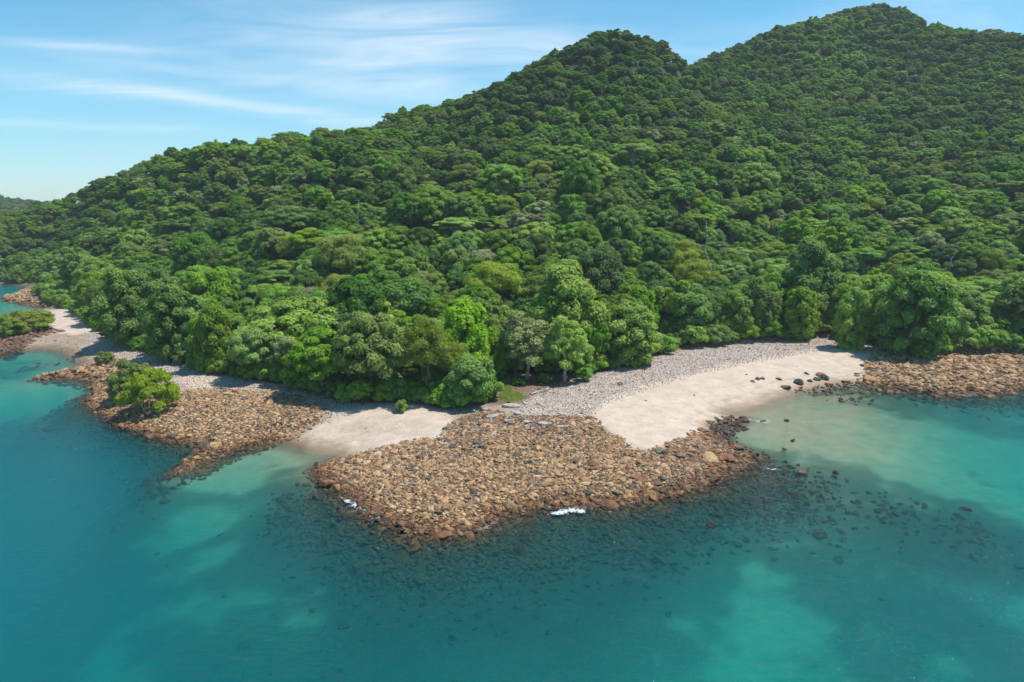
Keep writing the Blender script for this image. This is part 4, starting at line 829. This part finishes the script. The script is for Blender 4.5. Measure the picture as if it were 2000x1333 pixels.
# foam where small waves break on the rocks
m_foam, t, out = bsdf_mat('foam'); p_ = N(t, 'ShaderNodeBsdfPrincipled', i_Roughness=0.6); p_.inputs['Base Color'].default_value = (.72, .76, .78, 1); L(t, p_.outputs[0], out.inputs[0])
bm = bmesh.new(); bmesh.ops.create_icosphere(bm, subdivisions=1, radius=1.0); IV = np.array([v.co[:] for v in bm.verts]); IF = np.array([[v.index for v in f.verts] for f in bm.faces]); bm.free()
def foam(path, n, width, size, label):
    pw = np.array([at_z(a, b, 0) for a, b in path]); V = []; Fc = []; o = 0
    for k in range(int(n * 2.8)):
        q = rng.uniform(0, len(pw) - 1); i0 = int(q); c = pw[i0] * (1 - q + i0) + pw[min(i0 + 1, len(pw) - 1)] * (q - i0)
        dens = .25 + .75 * abs(sin(q * 4.7 + n)) ** 1.5; c = c + .25 * np.array((sin(q * 9 + n), cos(q * 13))) * width * 2 + rng.normal(0, width * dens, 2) * (rng.uniform(0, 1) ** .5); s_ = size * .66 * rng.uniform(.25, 1.2) * dens
        V.append(IV * np.array((s_ * rng.uniform(.8, 2.0), s_, s_ * .22)) + np.array((c[0], c[1], .015))); Fc.append(IF + o); o += len(IV)
    V = np.vstack(V); c0 = np.array((*pw.mean(0), 0)); tag(link('wave_foam', mesh_np('wave_foam', V - c0, np.vstack(Fc), m_foam, True), None, tuple(c0)), label, 'foam')
foam([(668, 974), (690, 984), (712, 994), (735, 1008), (758, 1018)], 420, .28, .085, 'white foam along the left flank of the central rock point')
foam([(1084, 1004), (1100, 1000), (1118, 997), (1142, 999)], 520, .26, .10, 'brightest white foam patch in front of the central rock point')
foam([(1255, 974), (1290, 964), (1325, 955), (1350, 946)], 160, .14, .06, 'thin foam line along the right edge of the central rock point')
foam([(1445, 822), (1465, 820), (1488, 826), (1500, 824)], 170, .3, .08, 'foam at the end of the rock tongue by the wet sand')
foam([(905, 1042), (940, 1034), (965, 1022)], 90, .2, .05, 'faint foam at the tip of the central rock point')
foam([(1875, 771), (1890, 774), (1905, 772)], 60, .25, .08, 'small foam patch among the rocks of the right shore')
foam([(1495, 914), (1508, 918), (1516, 916)], 50, .15, .07, 'tiny foam patch over the reef off the rock point')

foam([(760, 1019), (790, 1031), (820, 1037), (860, 1043), (895, 1044)], 120, .14, .05, 'thin broken foam along the lower left curve of the central rock point')
foam([(975, 1004), (1010, 996), (1045, 991), (1078, 990)], 90, .14, .05, 'thin broken foam left of the brightest foam patch')
foam([(1150, 990), (1200, 986), (1245, 980)], 90, .13, .05, 'thin broken foam right of the brightest foam patch')
foam([(186, 800), (215, 820), (250, 837), (290, 850)], 80, .2, .05, 'faint foam along the seaward edge of the left rock field')
foam([(1424, 812), (1460, 802), (1492, 791), (1530, 777), (1560, 766)], 70, .22, .06, 'thin swash line of foam on the wet sand of the right beach')
foam([(512, 868), (548, 860), (600, 869), (640, 882)], 50, .2, .05, 'thin swash line at the water edge of the small sand cove')
up_tree(700, 395, 704, 372, 190, .10, 'small bare trunk in the canopy of the left slope', 4)
up_tree(1248, 470, 1240, 440, 172, .09, 'thin bare trunk left of the tall dead trunk', 4)
up_tree(1620, 395, 1632, 366, 225, .11, 'bare branches in the canopy right of the tall dead trunk', 6)
up_tree(1622, 232, 1620, 214, 310, .13, 'short pale dead tree below the higher summit', 5)
# ------------------------------------------------------------------ thin sea haze in one closed box round everything
m_haze = bpy.data.materials.new('haze'); m_haze.use_nodes = True; t = m_haze.node_tree; t.nodes.clear(); out = N(t, 'ShaderNodeOutputMaterial')
pv = N(t, 'ShaderNodeVolumePrincipled'); pv.inputs['Color'].default_value = (0.80, 0.88, 0.95, 1); pv.inputs['Density'].default_value = 0.00018; L(t, pv.outputs[0], out.inputs['Volume'])
E = 2600.0; z0, z1 = -26.0, 215.0
V = [(-E, -E, z1), (E, -E, z1), (E, E, z1), (-E, E, z1), (-E, -E, z0), (E, -E, z0), (E, E, z0), (-E, E, z0)]
tag(link('haze', mesh_np('haze', V, Q, m_haze)), 'thin pale sea haze filling the air over the bay and hills', 'haze', kind='stuff')
